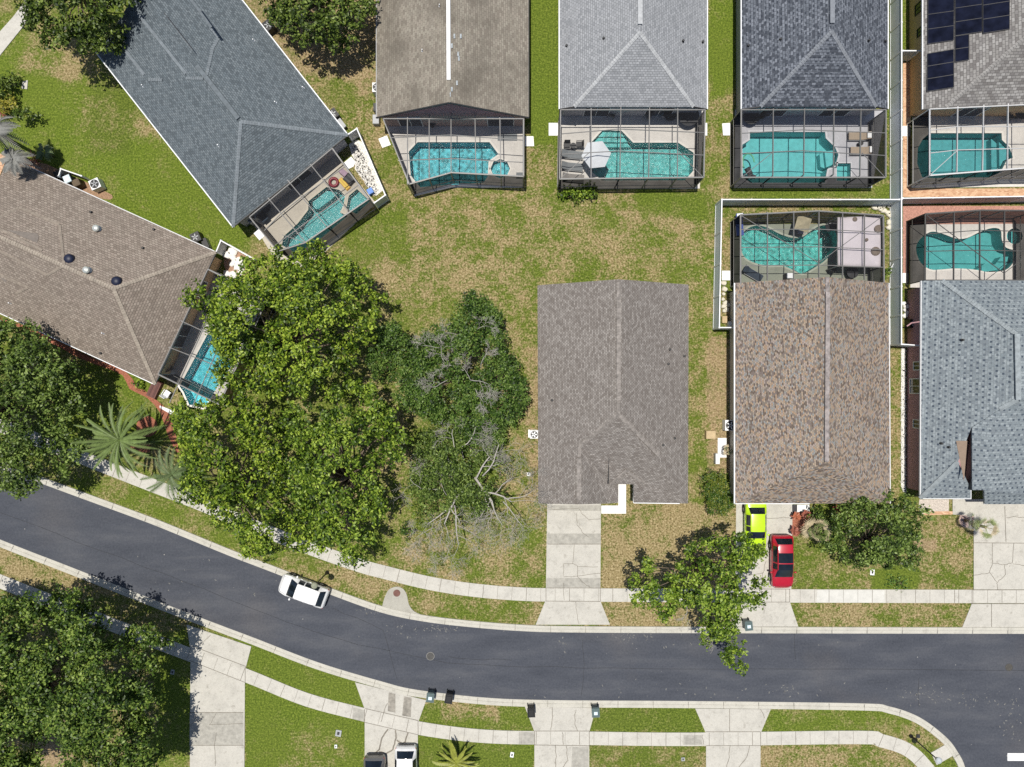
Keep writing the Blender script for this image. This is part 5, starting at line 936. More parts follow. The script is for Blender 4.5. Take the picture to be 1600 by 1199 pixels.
def fan(label, base, crown, h, n, L, m, seed, dm=None, every=3, cat='palm', trunk=.12):
    rnd = random.Random(seed); c = P(*crown, h); b = P(*base) if base else Vector((c.x, c.y, 0)); r = thing('fan_palm', label, cat, (b.x, b.y, 0)); MB().tube([b, c], [trunk * 1.2, trunk], 9).build('trunk', M_bark, r, smooth=True)
    for i in range(n):
        mb = MB(); a = 2 * math.pi * i / n + rnd.uniform(-.2, .2); up = rnd.uniform(-.1, 1.8); d = Vector((math.cos(a), math.sin(a), up)).normalized(); s = Vector((-math.sin(a), math.cos(a), 0)); p1 = c + d * L * .5; mb.tube([c, p1], [.022, .014], 4); u = d.cross(s)
        for k in range(11):
            f = (k - 5) / 5 * 1.15; dd = (d * math.cos(f) + s * math.sin(f)).normalized(); tip = p1 + dd * L * .55 * rnd.uniform(.85, 1.1) - Vector((0, 0, .12 * L)); sd = (s * math.cos(f) - d * math.sin(f)) * L * .026; mid = p1 + dd * L * .28
            mb.add([p1, mid - sd, tip, mid + sd], [(0, 1, 2, 3)])
        mb.build('frond', dm if dm and i % every == 0 else m, r)
    return r
MP = pm('palm_frond', (.135, .19, .055), .5, .35, 2); MPd = pm('palm_frond_dry', (.52, .43, .28), .8, .3, 3); MPg = pm('palm_frond_grey', (.20, .20, .185), .8, .3, 3); MPy = pm('sago_frond', (.24, .26, .04), .5, .35, 3); MPf = pm('fan_frond', (.20, .24, .09), .55, .35, 3); MPk = pm('palm_frond_dark', (.11, .155, .06), .5, .35, 2)
palm('feathery date palm with long arching fronds by the pavement', (230, 672), (187, 688), 4.2, 50, 3.3, MP, 1, (.1, 2.6), (1.0, 3.2), .24, .048, .24, nl=38, vee=.9)
palm('smaller dark palm half hidden under the yellow green tree', (283, 735), (268, 742), 3.2, 26, 2.6, MPk, 2, (.1, 1.8), (1.2, 2.8), .30, .035, .15, nl=30, vee=.9)
palm('golden green sago palm at the bottom edge of the lawn', None, (713, 1192), 1.0, 26, 2.1, MPy, 3, (.5, 1.6), (.5, 1.2), .20, .055, .22, cat='palm', name='sago_palm', nl=30, vee=.9)
palm('tall grey leaved palm at the picture edge above the tan brown roof', (20, 222), (-6, 205), 5.5, 18, 1.7, MPg, 4, (.2, 1.3), (1.0, 2.2), .5, .05, .15)
palm('grey leaved palm leaning over the corner of the tan brown roof', (38, 246), (20, 248), 4.8, 14, 1.3, MPg, 14, (.2, 1.0), (.9, 1.9), .42, .05, .13)
palm('reddish bromeliad in the mulch above the tan brown roof', None, (55, 248), .4, 16, .75, pm('bromeliad_red', (.26, .075, .045), .5, .4, 4), 5, (.3, .7), (.2, .5), .08, .05, .05, cat='plant', name='bromeliad', nl=10)
palm('broad leaved plant casting jagged shade above the tan brown roof', None, (70, 238), 1.2, 10, .9, ML_dk and MPk, 6, (.2, .7), (.5, .9), .3, .07, .05, cat='plant', name='broadleaf_plant', nl=9)
palm('rust red bromeliad at the picture edge on the top lawn', None, (3, 178), .5, 14, .7, bpy.data.materials['bromeliad_red'], 15, (.3, .7), (.2, .5), .08, .05, .05, cat='plant', name='bromeliad', nl=10)
fan('scrubby fan palm with dry fronds beside the dense rounded tree', (1262, 826), (1276, 828), 1.7, 22, 1.35, MPf, 7, MPd, 2)
fan('pair crowned fan palm at the edge of the wide driveway, green half', (1518, 818), (1540, 824), 2.0, 14, 1.1, MPf, 8, MPd, 4)
fan('grey fronded fan palm beside the wide driveway', (1508, 814), (1518, 815), 1.5, 12, .8, MPg, 9, MPk, 3)
fan('dry brown palm sprout beside the air conditioner by the hedge', None, (1137, 704), .9, 12, .55, MPd, 10, MPk, 5)
for k, (x, y, lab) in enumerate(((1243, 806, 'red leaved croton nearest the pale driveway'), (1258, 803, 'red leaved croton in the mulch bed beside the entry walk'), (1240, 829, 'small red croton beside the parked red car'), (1306, 795, 'red croton tucked behind the dense rounded tree'))):
    palm(lab, None, (x, y), .5, 11, .42, bpy.data.materials['bromeliad_red'] if k else pm('croton_orange', (.34, .10, .045), .5, .4, 4), 60 + k, (.3, .8), (.2, .5), .16, .05, .04, cat='plant', name='croton', nl=9)
# ---------------------------------------------------------------- vehicles
def car(label, cat, loc, rz, paint, st, glassroof=None, arch=1.42, W2=.92, roofm=None):
    """st: stations (x, halfwidth, belt z, top z, top halfwidth, kind); kind tells what the strip to the next station is"""
    r = thing('car', label, cat, loc, rz); n = len(st); NC = 17; V = []
    for x, w_, bz, tz, wt, k in st:
        lo = .24; prof = [(w_ * .90, lo), (w_ * .985, lo + .16), (w_, .55), (w_ * .995, bz - .10), (w_ * .965, bz), (wt * 1.0 + .015, tz - .10 if tz - bz > .2 else tz - .035), (wt * .93, tz - .035 if tz - bz > .2 else tz - .01), (wt * .55, tz)]
        row = [(x, -a, z) for a, z in prof] + [(x, 0, tz + .015)] + [(x, a, z) for a, z in prof[::-1]]; V += row
    F = {'body': [], 'windshield': [], 'rear_window': [], 'side_window': [], 'side_window ': [], 'roof_glass': [], 'roof_panel': []}
    for i in range(n - 1):
        k = st[i][5]
        for j in range(NC - 1):
            f = (i * NC + j, (i + 1) * NC + j, (i + 1) * NC + j + 1, i * NC + j + 1); key = 'body'; cen = 6 <= j <= 9; side = j in (4, 11)
            if k == 'W' and (cen or j in (5, 10)): key = 'windshield'
            elif k == 'R' and (cen or j in (5, 10)): key = 'rear_window'
            elif k in ('S', 'G') and side: key = 'side_window' if j == 4 else 'side_window '
            if k == 'G' and cen: key = 'roof_glass'
            F[key].append(f)
    F['body'].append(tuple(range(NC))[::-1]); F['body'].append(tuple((n - 1) * NC + j for j in range(NC)))
    F['body'] += [(i * NC, i * NC + NC - 1, (i + 1) * NC + NC - 1, (i + 1) * NC) for i in range(n - 1)]
    def sub(key, m, lift=0):
        fs = F[key]
        if not fs: return
        ids = sorted({v for f in fs for v in f}); mp = {v: i for i, v in enumerate(ids)}; mb = MB(); mb.add([(V[v][0], V[v][1], V[v][2] + lift) for v in ids], [tuple(mp[v] for v in f) for f in fs]); return mb.build(key.strip(), m, r, world=False, smooth=True)
    b = sub('body', paint); md = b.modifiers.new('bevel', 'BEVEL'); md.width = .03; md.segments = 2; md.limit_method = 'ANGLE'; md.angle_limit = R(28)
    sub('windshield', M_cglass); sub('rear_window', M_cglass); sub('side_window', M_cglass); sub('side_window ', M_cglass); sub('roof_glass', glassroof or M_cglass)
    fx = st[-1][0]; bx = st[0][0]
    for x in (arch, -arch + .05):
        for s in (-1, 1):
            w_ = MB(); 
            pr = [(.18, -.10), (.30, -.11), (.335, -.08), (.335, .08), (.30, .11), (.18, .10)]; V2 = []
            for rr, z in pr: V2 += [(x + rr * math.cos(2 * math.pi * i / 20), s * (W2 - .075) + z, .335 + rr * math.sin(2 * math.pi * i / 20)) for i in range(20)]
            w_.add(V2, [(k * 20 + i, k * 20 + (i + 1) % 20, (k + 1) * 20 + (i + 1) % 20, (k + 1) * 20 + i) for k in range(5) for i in range(20)])
            o = w_.build('wheel', M_rubber, r, world=False, smooth=True); rm = MB()
            for i in range(5):
                a = 2 * math.pi * i / 5; rm.box((x + .1 * math.cos(a), s * (W2 - .0) + s * .012, .335 + .1 * math.sin(a)), (.06, .02, .06))
            V3 = [(x + .2 * math.cos(2 * math.pi * i / 16), s * (W2 + .005), .335 + .2 * math.sin(2 * math.pi * i / 16)) for i in range(16)]; rm.add(V3, [tuple(range(16))]); rm.build('rim', M_grey, o, world=False)
            arc = MB(); arc.tube([(x + .40 * math.cos(R(a)), s * (W2 - .01), .32 + .40 * math.sin(R(a))) for a in range(0, 181, 20)], .035, 5).build('wheel_arch', M_black, r, world=False)
    mx = [q for q in st if q[5] == 'W'][0][0] + .32
    for s in (-1, 1):
        o = MB().lathe((0, 0, 0), [(.02, -.1), (.085, -.05), (.09, .05), (.03, .11)], 8).build('mirror', paint, r, world=False, smooth=True); o.location = (mx, s * (W2 + .11), 1.02); o.rotation_euler = (R(90), 0, 0)
        hw = st[-3][1]; MB().box((fx - .30, s * (hw - .17), st[-3][3] - .11), (.30, .26, .07), -s * .35).build('headlight', mat_glass('headlight_glass', (.35, .36, .38)) if 'headlight_glass' not in bpy.data.materials else bpy.data.materials['headlight_glass'], r, world=False)
        MB().box((bx + .13, s * (st[2][1] - .15), st[1][2] - .03), (.13, .24, .10), s * .3).build('taillight', pm('taillight_red', (.30, .01, .012), .25), r, world=False)
    MB().box((fx - .02, 0, .42), (.10, 1.1, .16)).build('grille', M_black, r, world=False); MB().box((bx + .03, 0, .40), (.12, 1.3, .14)).build('rear_bumper', M_black, r, world=False)
    wi = [q[5] for q in st].index('W'); xw, zw = st[wi + 1][0], st[wi + 1][3]; x0w, z0w = st[wi][0], st[wi][3]
    MB().bar((xw - .02, -.62, zw + .02), (xw - .10, .02, zw + .07), .03, .02).bar((xw - .02, .0, zw + .02), (xw - .10, .60, zw + .07), .03, .02).build('wiper', M_black, r, world=False)
    sm = MB(); hx = st[-3][0]; hw2 = st[-3][1] * .80
    for s in (-1, 1): sm.bar((xw + .06, s * W2 * .80, st[wi + 2][3] + .012), (hx, s * hw2, st[-3][3] + .010), .014, .014)
    sm.bar((hx, -hw2, st[-3][3] + .01), (hx, hw2, st[-3][3] + .01), .014, .014); sm.build('hood_seam', M_dark, r, world=False)
    for s in (-1, 1):
        for x in (.55, -.25): MB().bar((x - .22, s * (W2 + .012), .86), (x - .04, s * (W2 + .012), .86), .03, .03).build('door_handle', paint, r, world=False)
        dl = MB()
        for x in (.98, -.06, -.98): dl.bar((x, s * (W2 + .001), .36), (x, s * (W2 + .001), .90), .014, .014)
        dl.build('door_seam', M_dark, r, world=False)
    return r
SUV = lambda L=4.6, hf=1.0, gl='S', w=.92: [(-L / 2, w * .80, .62, .70, w * .74, ''), (-L / 2 + .06, w * .93, .84, .92, w * .80, ''), (-L / 2 + .20, w * .98, .96, 1.06, w * .77, 'R'), (-L / 2 + .62, w, 1.02, 1.53 * hf, w * .68, ''), (-L / 2 + .80, w, 1.02, 1.585 * hf, w * .70, 'S'), (-.95, w, 1.01, 1.62 * hf, w * .715, gl), (-.10, w, 1.0, 1.635 * hf, w * .72, ''), (-.02, w, 1.0, 1.635 * hf, w * .72, gl), (.50, w, .99, 1.60 * hf, w * .71, 'W'), (1.22, w, .97, 1.06, w * .80, ''), (1.32, w * .995, .96, 1.045, w * .84, ''), (L / 2 - .55, w * .97, .90, .985, w * .82, ''), (L / 2 - .22, w * .90, .80, .88, w * .74, ''), (L / 2 - .06, w * .76, .66, .72, w * .6, ''), (L / 2, w * .62, .55, .60, w * .5, '')]
SED = lambda L=4.6, w=.91: [(-L / 2, w * .80, .66, .76, w * .72, ''), (-L / 2 + .08, w * .92, .86, .96, w * .80, ''), (-L / 2 + .55, w * .98, .95, 1.03, w * .80, ''), (-L / 2 + .72, w, .97, 1.06, w * .76, 'R'), (-L / 2 + 1.22, w, .97, 1.40, w * .66, ''), (-L / 2 + 1.34, w, .96, 1.425, w * .67, 'S'), (-.12, w, .95, 1.44, w * .68, ''), (-.04, w, .95, 1.44, w * .68, 'S'), (.38, w, .94, 1.41, w * .67, 'W'), (1.02, w, .92, 1.02, w * .78, ''), (1.12, w * .995, .91, 1.0, w * .84, ''), (L / 2 - .50, w * .97, .84, .93, w * .82, ''), (L / 2 - .20, w * .90, .74, .82, w * .76, ''), (L / 2 - .05, w * .78, .60, .68, w * .64, ''), (L / 2, w * .66, .50, .56, w * .52, '')]
M_pw = mat_paint('paint_white', (.80, .80, .80)); M_pr = mat_paint('paint_red', (.42, .008, .025)); M_pl = mat_paint('paint_lime', (.48, .74, .008)); M_pg = mat_paint('paint_grey', (.17, .165, .16), .4)
p = P(478, 919); car('white hatchback parked by the kerb under the street lamp', 'car', (p.x, p.y, .014), R(160), M_pw, SUV(4.25, .96, 'S', .90), W2=.90, arch=1.30)
p = P(1216.5, 874.5); car('dark red car with a black glass roof parked on the driveway', 'car', (p.x, p.y, .058), R(-90), M_pr, SUV(4.55, .98, 'G', .92), W2=.92, arch=1.38)
p = P(1175.5, 819); car('lime green car half under the tree on the driveway', 'car', (p.x, p.y, .058), R(-90), M_pl, SED(4.7, .90), W2=.90, arch=1.42)
p = P(588, 1217); car('grey car cut off by the bottom edge of the picture', 'car', (p.x, p.y, .058), R(-90), M_pg, SUV(4.7, .98, 'S', .92), W2=.92, arch=1.40)
p = P(636.5, 1202); car('white car with dark rear window beside the grey car', 'car', (p.x, p.y, .058), R(-90), M_pw, SUV(4.7, 1.0, 'S', .94), W2=.94, arch=1.42)
# ---------------------------------------------------------------- bins, lamps, covers, boxes
BG = 'wheeled bins at the kerb'
def wheelie(label, px, py, rz, body, lid, badge=None, z=.06):
    p = P(px, py); r = thing('wheeled_bin', label, 'bin', (p.x, p.y, z), rz, BG)
    MB().box((0, 0, .52), (.50, .56, .92), 0, 1.22).build('bin_body', body, r, world=False)
    m = MB(); m.box((0, 0, 1.01), (.66, .76, .06)).box((0, 0, 1.055), (.54, .62, .05), 0, .8); o = m.build('lid', lid, r, world=False)
    if badge: MB().box((0, -.02, 1.085), (.30, .26, .012)).build('lid_panel', badge, o, world=False)
    MB().bar((-.24, .42, .98), (.24, .42, .98), .04).box((-.24, .39, .97), (.04, .1, .04)).box((.24, .39, .97), (.04, .1, .04)).build('handle', body, r, world=False)
    for s in (-1, 1): MB().tube([(s * .27 - .035, .30, .13), (s * .27 + .035, .30, .13)], .13, 12).build('wheel', M_rubber, r, world=False)
    return r
M_green = pm('bin_grey_green', (.09, .13, .13), .5, .15); M_badge = pm('lid_pale', (.62, .74, .80), .5, .06)
wheelie('grey green bin with pale lid panel at the driveway of the red car', 1163.5, 972, .1, M_green, M_green, M_badge)
wheelie('grey green bin with pale lid panel next to the black bin', 674.5, 1082, -.1, M_green, M_green, M_badge)
wheelie('black bin on the verge beside a pale lidded bin', 703, 1084, -.15, M_black, M_black)
wheelie('black round shouldered bin at the corner of a driveway apron', 829.5, 1105, .05, M_black, M_black)
wheelie('pale lidded bin standing across the apron from a black bin', 928.5, 1105, .05, M_green, M_green, M_badge)
def lamp(label, px, py, head):
    p = P(px, py); r = thing('street_lamp', label, 'street lamp', (p.x, p.y, 0))
    MB().lathe((0, 0, 0), [(.17, 0), (.17, .12), (.10, .2), (.085, .6), (.06, .7)], 12).build('base', M_black, r, world=False)
    MB().lathe((0, 0, .65), [(.06, 0), (.05, 2.85), (.08, 2.9), (.08, 3.0)], 10).build('pole', M_black, r, world=False)
    MB().lathe((0, 0, 3.6), [(.10, 0), (.17, .10), (.20, .30), (.16, .36)], 14).build('globe', pm('lamp_globe', (.55, .55, .50), .4), r, world=False, smooth=True)
    MB().lathe((0, 0, 3.94), [(.27, 0), (.27, .03), (.16, .14), (.05, .2), (.02, .28)], 16).build('lamp_cap', head, r, world=False, smooth=True)
lamp('black street lamp with olive cap beside the white hatchback', 511.5, 894.5, pm('olive_cap', (.33, .34, .25), .5))
lamp('black street lamp with pale grey cap at the corner kerb ramp', 1423, 1150, pm('pale_cap', (.52, .55, .57), .4))
def cover(label, px, py, rad, z, m, ring=None):
    p = P(px, py, z); r = thing('manhole_cover', label, 'manhole cover', (p.x, p.y, z))
    o = MB().lathe((0, 0, 0), [(rad * .86, 0), (rad * .86, .012), (rad * .8, .016)], 24); 
    for k in range(-3, 4): o.box((k * rad * .2, 0, .018), (.03, rad * 1.1, .008))
    o.build('lid', m, r, world=False); n = 24
    V = [(q * math.cos(2 * math.pi * i / n), q * math.sin(2 * math.pi * i / n), .014) for q in (rad * .88, rad) for i in range(n)]; MB().add(V, [(i, n + i, n + (i + 1) % n, (i + 1) % n) for i in range(n)]).build('rim', ring or m, r, world=False)
M_iron = pm('cast_iron', (.07, .068, .064), .7, .3, 8); M_rust = pm('rusty_iron', (.16, .075, .06), .75, .3, 8)
cover('round manhole cover with pale rim in the middle of the road', 672.5, 1025.5, .36, .016, M_iron, pm('pale_rim', (.22, .215, .2), .8)); cover('dark manhole cover on the road near the corner', 1576.5, 1043, .33, .016, pm('dull_iron', (.075, .07, .062), .8), M_iron)
cover('rusty brown lid on the concrete drain pad by the kerb', 620, 927, .31, .078, M_rust)
def meter(label, px, py, col=None, sz=(.36, .5)):
    p = P(px, py); r = thing('meter_box', label, 'utility box', (p.x, p.y, 0), random.uniform(-.2, .2)); MB().box((0, 0, .04), (sz[0], sz[1], .08)).build('lid', col or M_white, r, world=False); MB().box((0, 0, .085), (sz[0] * .4, sz[1] * .5, .012)).build('hatch', M_dark, r, world=False)
meter('small white meter box on the lawn below the dense rounded tree', 1362.5, 894); meter('small white meter box beside the driveway near the black bin', 800, 1179, None, (.30, .44)); meter('dark little valve box between two bottom driveways', 1067, 1186, M_grey, (.3, .3))
meter('grey lidded meter box on the lawn by the cracked driveway', 529, 1145.5, M_grey, (.5, .55)); meter('little white valve lid below the grey lidded meter box', 525, 1166, None, (.22, .3)); meter('tiny valve box on the grass beside the corner street lamp', 1434, 1150, M_dark, (.3, .3)); meter('meter box in the deep shade of the large live oak', 270, 1050, M_grey, (.3, .4)); meter('small white valve lid by the wall of the taupe house', 826, 741, None, (.3, .3))
def acunit(label, px, py, rz, body=None, s=.8, fanm=None):
    p = P(px, py); r = thing('air_conditioner', label, 'air conditioner', (p.x, p.y, .05), rz); MB().box((0, 0, .40), (s, s, .8)).build('casing', body or M_grey, r, world=False)
    n = 20; MB().lathe((0, 0, .80), [(s * .44, 0), (s * .44, .03), (s * .38, .035)], n).build('fan_ring', M_black, r, world=False)
    m = MB()
    for i in range(5): m.bar((0, 0, .845), (s * .36 * math.cos(i * 1.257), s * .36 * math.sin(i * 1.257), .845), .09, .02)
    m.build('fan_grille', fanm or M_grey, r, world=False)
acunit('dark air conditioner against the slate blue house wall', 424, 47, .65, M_dark, .85); acunit('black air conditioner among clutter beside the slate blue roof', 524, 184, .65, M_dark, .8); acunit('white air conditioner beside the weathered brown roof', 592, 143, 0, M_white, .8)
acunit('pale air conditioner behind the bin screen of the tan brown house', 157, 292, .42, M_white, .85); acunit('dark air conditioner at the corner of the tan brown roof', 312, 374, .42, M_dark, .8); acunit('white air conditioner by the wall of the taupe house', 834, 678, 0, M_white, .7, M_white); acunit('dark air conditioner by the mauve side wall', 1420, 507, 0, M_black, .75)
acunit('white boxed air conditioner by the multicoloured roof gutter', 1136.5, 664, 0, M_white, .9, M_white)
acunit('dark air conditioner inside the pool yard corner of the slate blue house', 397, 343, .7, M_grey, .8)
def box(label, name, cat, px, py, dims, rz, m, lidm=None, z=0, part='lid'):
    p = P(px, py); r = thing(name, label, cat, (p.x, p.y, z), rz); MB().box((0, 0, dims[2] / 2), dims, 0, .94).build('body', m, r, world=False); MB().box((0, 0, dims[2] + .025), (dims[0] * 1.02, dims[1] * 1.02, .06), 0, .93).box((0, 0, dims[2] + .06), (dims[0] * .7, dims[1] * .7, .02)).build(part, lidm or m, r, world=False); return r
box('tan lidded deck box on bare soil between the two shingle roofs', 'deck_box', 'box', 1108, 679, (.82, .70, .55), 0, pm('tan_plastic', (.50, .38, .22), .7))
box('dark bin behind the screen of the tan brown house', 'storage_bin', 'bin', 101, 277, (.65, .6, .9), .42, M_dark); box('grey green bin with pale lid behind the bin screen', 'storage_bin', 'bin', 116, 285, (.6, .65, .95), .42, M_green, M_badge); box('brown bin behind the screen of the tan brown house', 'storage_bin', 'bin', 128, 290, (.65, .6, .8), .42, pm('brown_plastic', (.10, .07, .04), .6))
box('bright blue tub on the white rock bed', 'blue_tub', 'tub', 580, 301, (.50, .50, .45), .5, pm('blue_plastic', (.02, .16, .55), .4))
box('grey crate stack corner beside the weathered brown roof', 'storage_crate', 'crate', 589, 190, (.55, .8, .5), 0, M_grey)
box('white pump housing beside the slab walk of the hedge', 'pump_box', 'box', 1118, 716, (.35, .9, .6), 0, M_grey, M_white)
box('pool pump clutter beside the slate blue roof corner', 'pool_pump', 'pump', 535, 197, (.5, .9, .5), .65, M_black, M_grey); box('pool pump and pipes at the tan brown roof corner', 'pool_pump', 'pump', 324, 382, (.5, .9, .45), .42, M_grey, M_black)
box('grey pool heater beside the weathered brown roof', 'pool_heater', 'heater', 590, 172, (.5, .7, .6), 0, M_grey, M_dark)
def stones(cat, grp, labels, spots, sz, m, name):
    rnd = random.Random(2)
    for i, (x, y) in enumerate(spots):
        p = P(x, y); mb = MB(); n = 8; s = sz * rnd.uniform(.75, 1.25); V = []
        for z, q in ((0, 1), (.12, 1.02), (.2, .78)): V += [(q * s * (1 + .22 * math.sin(i * 3 + k * 2.3)) * math.cos(2 * math.pi * k / n), q * s * (1 + .2 * math.cos(i + k * 1.7)) * math.sin(2 * math.pi * k / n) * .85, z) for k in range(n)]
        mb.add(V, [(a * n + k, a * n + (k + 1) % n, (a + 1) * n + (k + 1) % n, (a + 1) * n + k) for a in range(2) for k in range(n)] + [tuple(range(2 * n, 3 * n))]); o = mb.build(name, m); o.location = (p.x, p.y, .02); tag(o, labels, cat, grp)
M_stone = pm('pale_stone', (.62, .58, .48), .85, .18, 5); M_stonew = pm('white_stone', (.78, .76, .72), .85, .12, 5)
stones('stone', 'pale rocks in the fence corner', 'pale rock in the pile at the fence corner above the canopy', z8([(1330, 125), (1360, 120), (1398, 115), (1440, 112), (1465, 118), (1400, 150), (1430, 165), (1375, 140), (1445, 185), (1440, 240), (1440, 280)]), .24, M_stone, 'garden_rock')
stones('stone', 'flagstones by the low white fence', 'pale flagstone in the path by the low white fence', y3([(620, 195), (655, 175), (660, 215), (655, 250), (695, 235), (690, 270), (720, 260), (620, 310), (660, 320), (710, 300)]), .36, M_stonew, 'flagstone')
stones('stone', 'rocks beside the kidney pool yard wall', 'light rock along the wall side of the kidney pool yard', z8([(150, 715), (158, 760), (150, 800), (145, 840), (165, 870), (150, 895), (185, 885), (155, 930), (175, 920)]), .22, M_stone, 'garden_rock')
stones('stone', 'rocks beside the mauve wall', 'white rock in the strip beside the mauve wall', y1([(165, 700), (178, 715), (170, 740), (182, 755), (172, 775)]), .22, M_stonew, 'garden_rock')
rng = np.random.default_rng(3)
def rocks(name, poly, n, s, m):
    W_ = W(poly); xs = [p.x for p in W_]; ys = [p.y for p in W_]; mb = MB(); k = 0
    while k < n:
        x, y = rng.uniform(min(xs), max(xs)), rng.uniform(min(ys), max(ys))
        if inside(x, y, W_): k += 1; mb.box((x, y, .05), (s * rng.uniform(.5, 1.3), s * rng.uniform(.5, 1.3), s * .8), rng.uniform(0, 3), .6)
    o = mb.build(name, m); o['kind'] = 'stuff'; tag(o, 'loose white landscaping rock inside the small white fence' if n > 400 else 'loose white rock strip along the mauve side wall', 'rocks')
rocks('white_gravel', za([(1040, 270), (1085, 235), (1270, 640), (1220, 690), (1080, 480), (1065, 430)]), 620, .16, M_stonew); rocks('white_gravel', zc(1380, 440, 2.997, [(84, 314), (103, 314), (103, 995), (84, 960)]), 380, .15, M_stonew)
# ---------------------------------------------------------------- pool furniture
def lounger(label, px, py, rz, m, pil=None, z=.05):
    p = P(px, py); r = thing('sun_lounger', label, 'sun lounger', (p.x, p.y, z), rz, 'sun loungers on the pool decks'); MB().box((-.18, 0, .34), (1.35, .62, .09)).build('seat', m, r, world=False)
    mb = MB(); mb.bar((.46, 0, .36), (.98, 0, .66), .62, .08); mb.build('backrest', m, r, world=False); fr = MB()
    for s in (-1, 1): fr.box((-.1, s * .33, .27), (1.6, .04, .05)); 
    fr.build('frame', M_grey, r, world=False)
    for x in (-.8, .55):
        for s in (-1, 1): MB().box((x, s * .31, .13), (.05, .05, .26)).build('leg', M_grey, r, world=False)
    if pil: MB().box((.80, 0, .66), (.34, .5, .10)).build('pillow', pil, r, world=False)
def chair(label, px, py, rz, m, z=.05, name='patio_chair'):
    p = P(px, py); r = thing(name, label, 'chair', (p.x, p.y, z), rz); MB().box((0, 0, .42), (.5, .5, .05)).build('seat', m, r, world=False); MB().bar((-.25, 0, .45), (-.36, 0, .95), .5, .04).build('backrest', m, r, world=False)
    for s in (-1, 1): MB().bar((-.3, s * .28, .62), (.25, s * .28, .62), .05, .03).build('armrest', m, r, world=False)
    for x in (-.22, .22):
        for s in (-1, 1): MB().box((x, s * .26, .21), (.04, .04, .42)).build('leg', m, r, world=False)
def table(label, px, py, rad, m, z=.05, h=.7):
    p = P(px, py); r = thing('patio_table', label, 'table', (p.x, p.y, z)); MB().lathe((0, 0, h - .04), [(rad, 0), (rad, .03), (rad * .96, .04)], 20).build('tabletop', m, r, world=False); MB().cyl((0, 0, 0), .04, h - .04, 8).cyl((0, 0, 0), rad * .5, .04, 14).build('leg', M_dark, r, world=False)
def parasol(label, px, py, rad, h, m, n=6, rot=0, z=.05):
    p = P(px, py, h); r = thing('parasol', label, 'parasol', (p.x, p.y, z)); mb = MB(); V = [(0, 0, h + .18)] + [(rad * math.cos(rot + 2 * math.pi * i / n), rad * math.sin(rot + 2 * math.pi * i / n), h - .25) for i in range(n)]; V += [(v[0] * .98, v[1] * .98, v[2] - .04) for v in V]
    k = n + 1; mb.add(V, [(0, 1 + i, 1 + (i + 1) % n) for i in range(n)] + [(k, k + 1 + (i + 1) % n, k + 1 + i) for i in range(n)] + [(1 + i, k + 1 + i, k + 1 + (i + 1) % n, 1 + (i + 1) % n) for i in range(n)]); mb.build('canopy', m, r, world=False)
    MB().cyl((0, 0, 0), .03, h + .15, 8).build('pole', M_grey, r, world=False); MB().cyl((0, 0, 0), .25, .08, 14).build('base', M_dark, r, world=False)
    s = MB()
    for i in range(n): s.bar((0, 0, h + .12), (rad * .97 * math.cos(rot + 2 * math.pi * i / n), rad * .97 * math.sin(rot + 2 * math.pi * i / n), h - .29), .025)
    s.build('ribs', M_grey, r, world=False)
M_cg = pm('cushion_grey', (.20, .215, .225), .9, .1); M_cb = pm('cushion_beige', (.36, .29, .22), .9, .1); M_cn = pm('cushion_navy', (.03, .045, .065), .8, .2); M_para = pm('parasol_fabric', (.72, .75, .78), .8, .05); M_darkc = pm('furniture_dark', (.035, .036, .04), .7, .3)
lounger('grey lounger nearest the wire chairs under the parasol cage', *z5([(205, 915)])[0], R(175), M_cg); lounger('grey lounger in the middle of the row by the parasol', *z5([(205, 985)])[0], R(175), M_cg); lounger('brownish lounger closest to the shrubs at the cage foot', *z5([(210, 1050)])[0], R(175), pm('cushion_taupe', (.25, .235, .22), .9))
lounger('beige lounger with white pillow farther from the square spa', *z6([(815, 808)])[0], 0, M_cb, M_white); lounger('beige lounger with white pillow closer to the square spa', *z6([(828, 892)])[0], 0, M_cb, M_white); table('little side table between the two beige loungers', *z6([(826, 850)])[0], .22, M_dark, h=.5)
parasol('white hexagonal parasol leaning over the green tinted pool', *z5([(345, 902)])[0], 1.25, 2.3, M_para, 6, .1)
chair('thin wire chair beside the grey loungers', *z5([(170, 868)])[0], R(-90), M_dark); chair('thin wire chair nearer the white parasol', *z5([(240, 858)])[0], R(180), M_dark); table('tiny wire table between the two wire chairs', *z5([(205, 870)])[0], .25, M_dark)
for k, (x, y, rz, lab) in enumerate(((430, 680, 1.2, 'dark patio chair in the shade under the pale grey eave'), (640, 690, 2.2, 'pale patio chair under the pale grey eave'), (700, 672, 3.0, 'blue toned patio chair beside the pale one under the eave'))): chair(lab, *z5([(x, y)])[0], rz, (M_darkc, M_cg, pm('cushion_blue', (.08, .16, .24), .8))[k])
table('dark round table in the shade of the pale grey eave', *z5([(765, 690)])[0], .55, M_darkc); table('dark covered hot tub table by the cage corner under the pale grey eave', *z5([(870, 700)])[0], .9, M_darkc, h=.85)
table('dark round rug table under the dark slate eave', *z6([(185, 700)])[0], .7, M_darkc); chair('dark chair under the dark slate eave', *z6([(250, 690)])[0], 2, M_darkc)
ch = P(*z6([(185, 985)])[0]); r = thing('pool_slide_float', 'green noodle float and toys at the pool edge by the shrubless corner', 'pool float', (ch.x, ch.y, -.06)); MB().tube([(.5 * math.cos(a), .75 * math.sin(a) + .5, .06) for a in [i * .35 for i in range(12)]], .06, 8).build('noodle', pm('float_green', (.10, .42, .22), .5), r, world=False); MB().box((0, -.3, .2), (.5, .7, .25), .5, .7).box((.25, -.7, .15), (.7, .3, .15), -.4).build('toys', M_darkc, r, world=False)
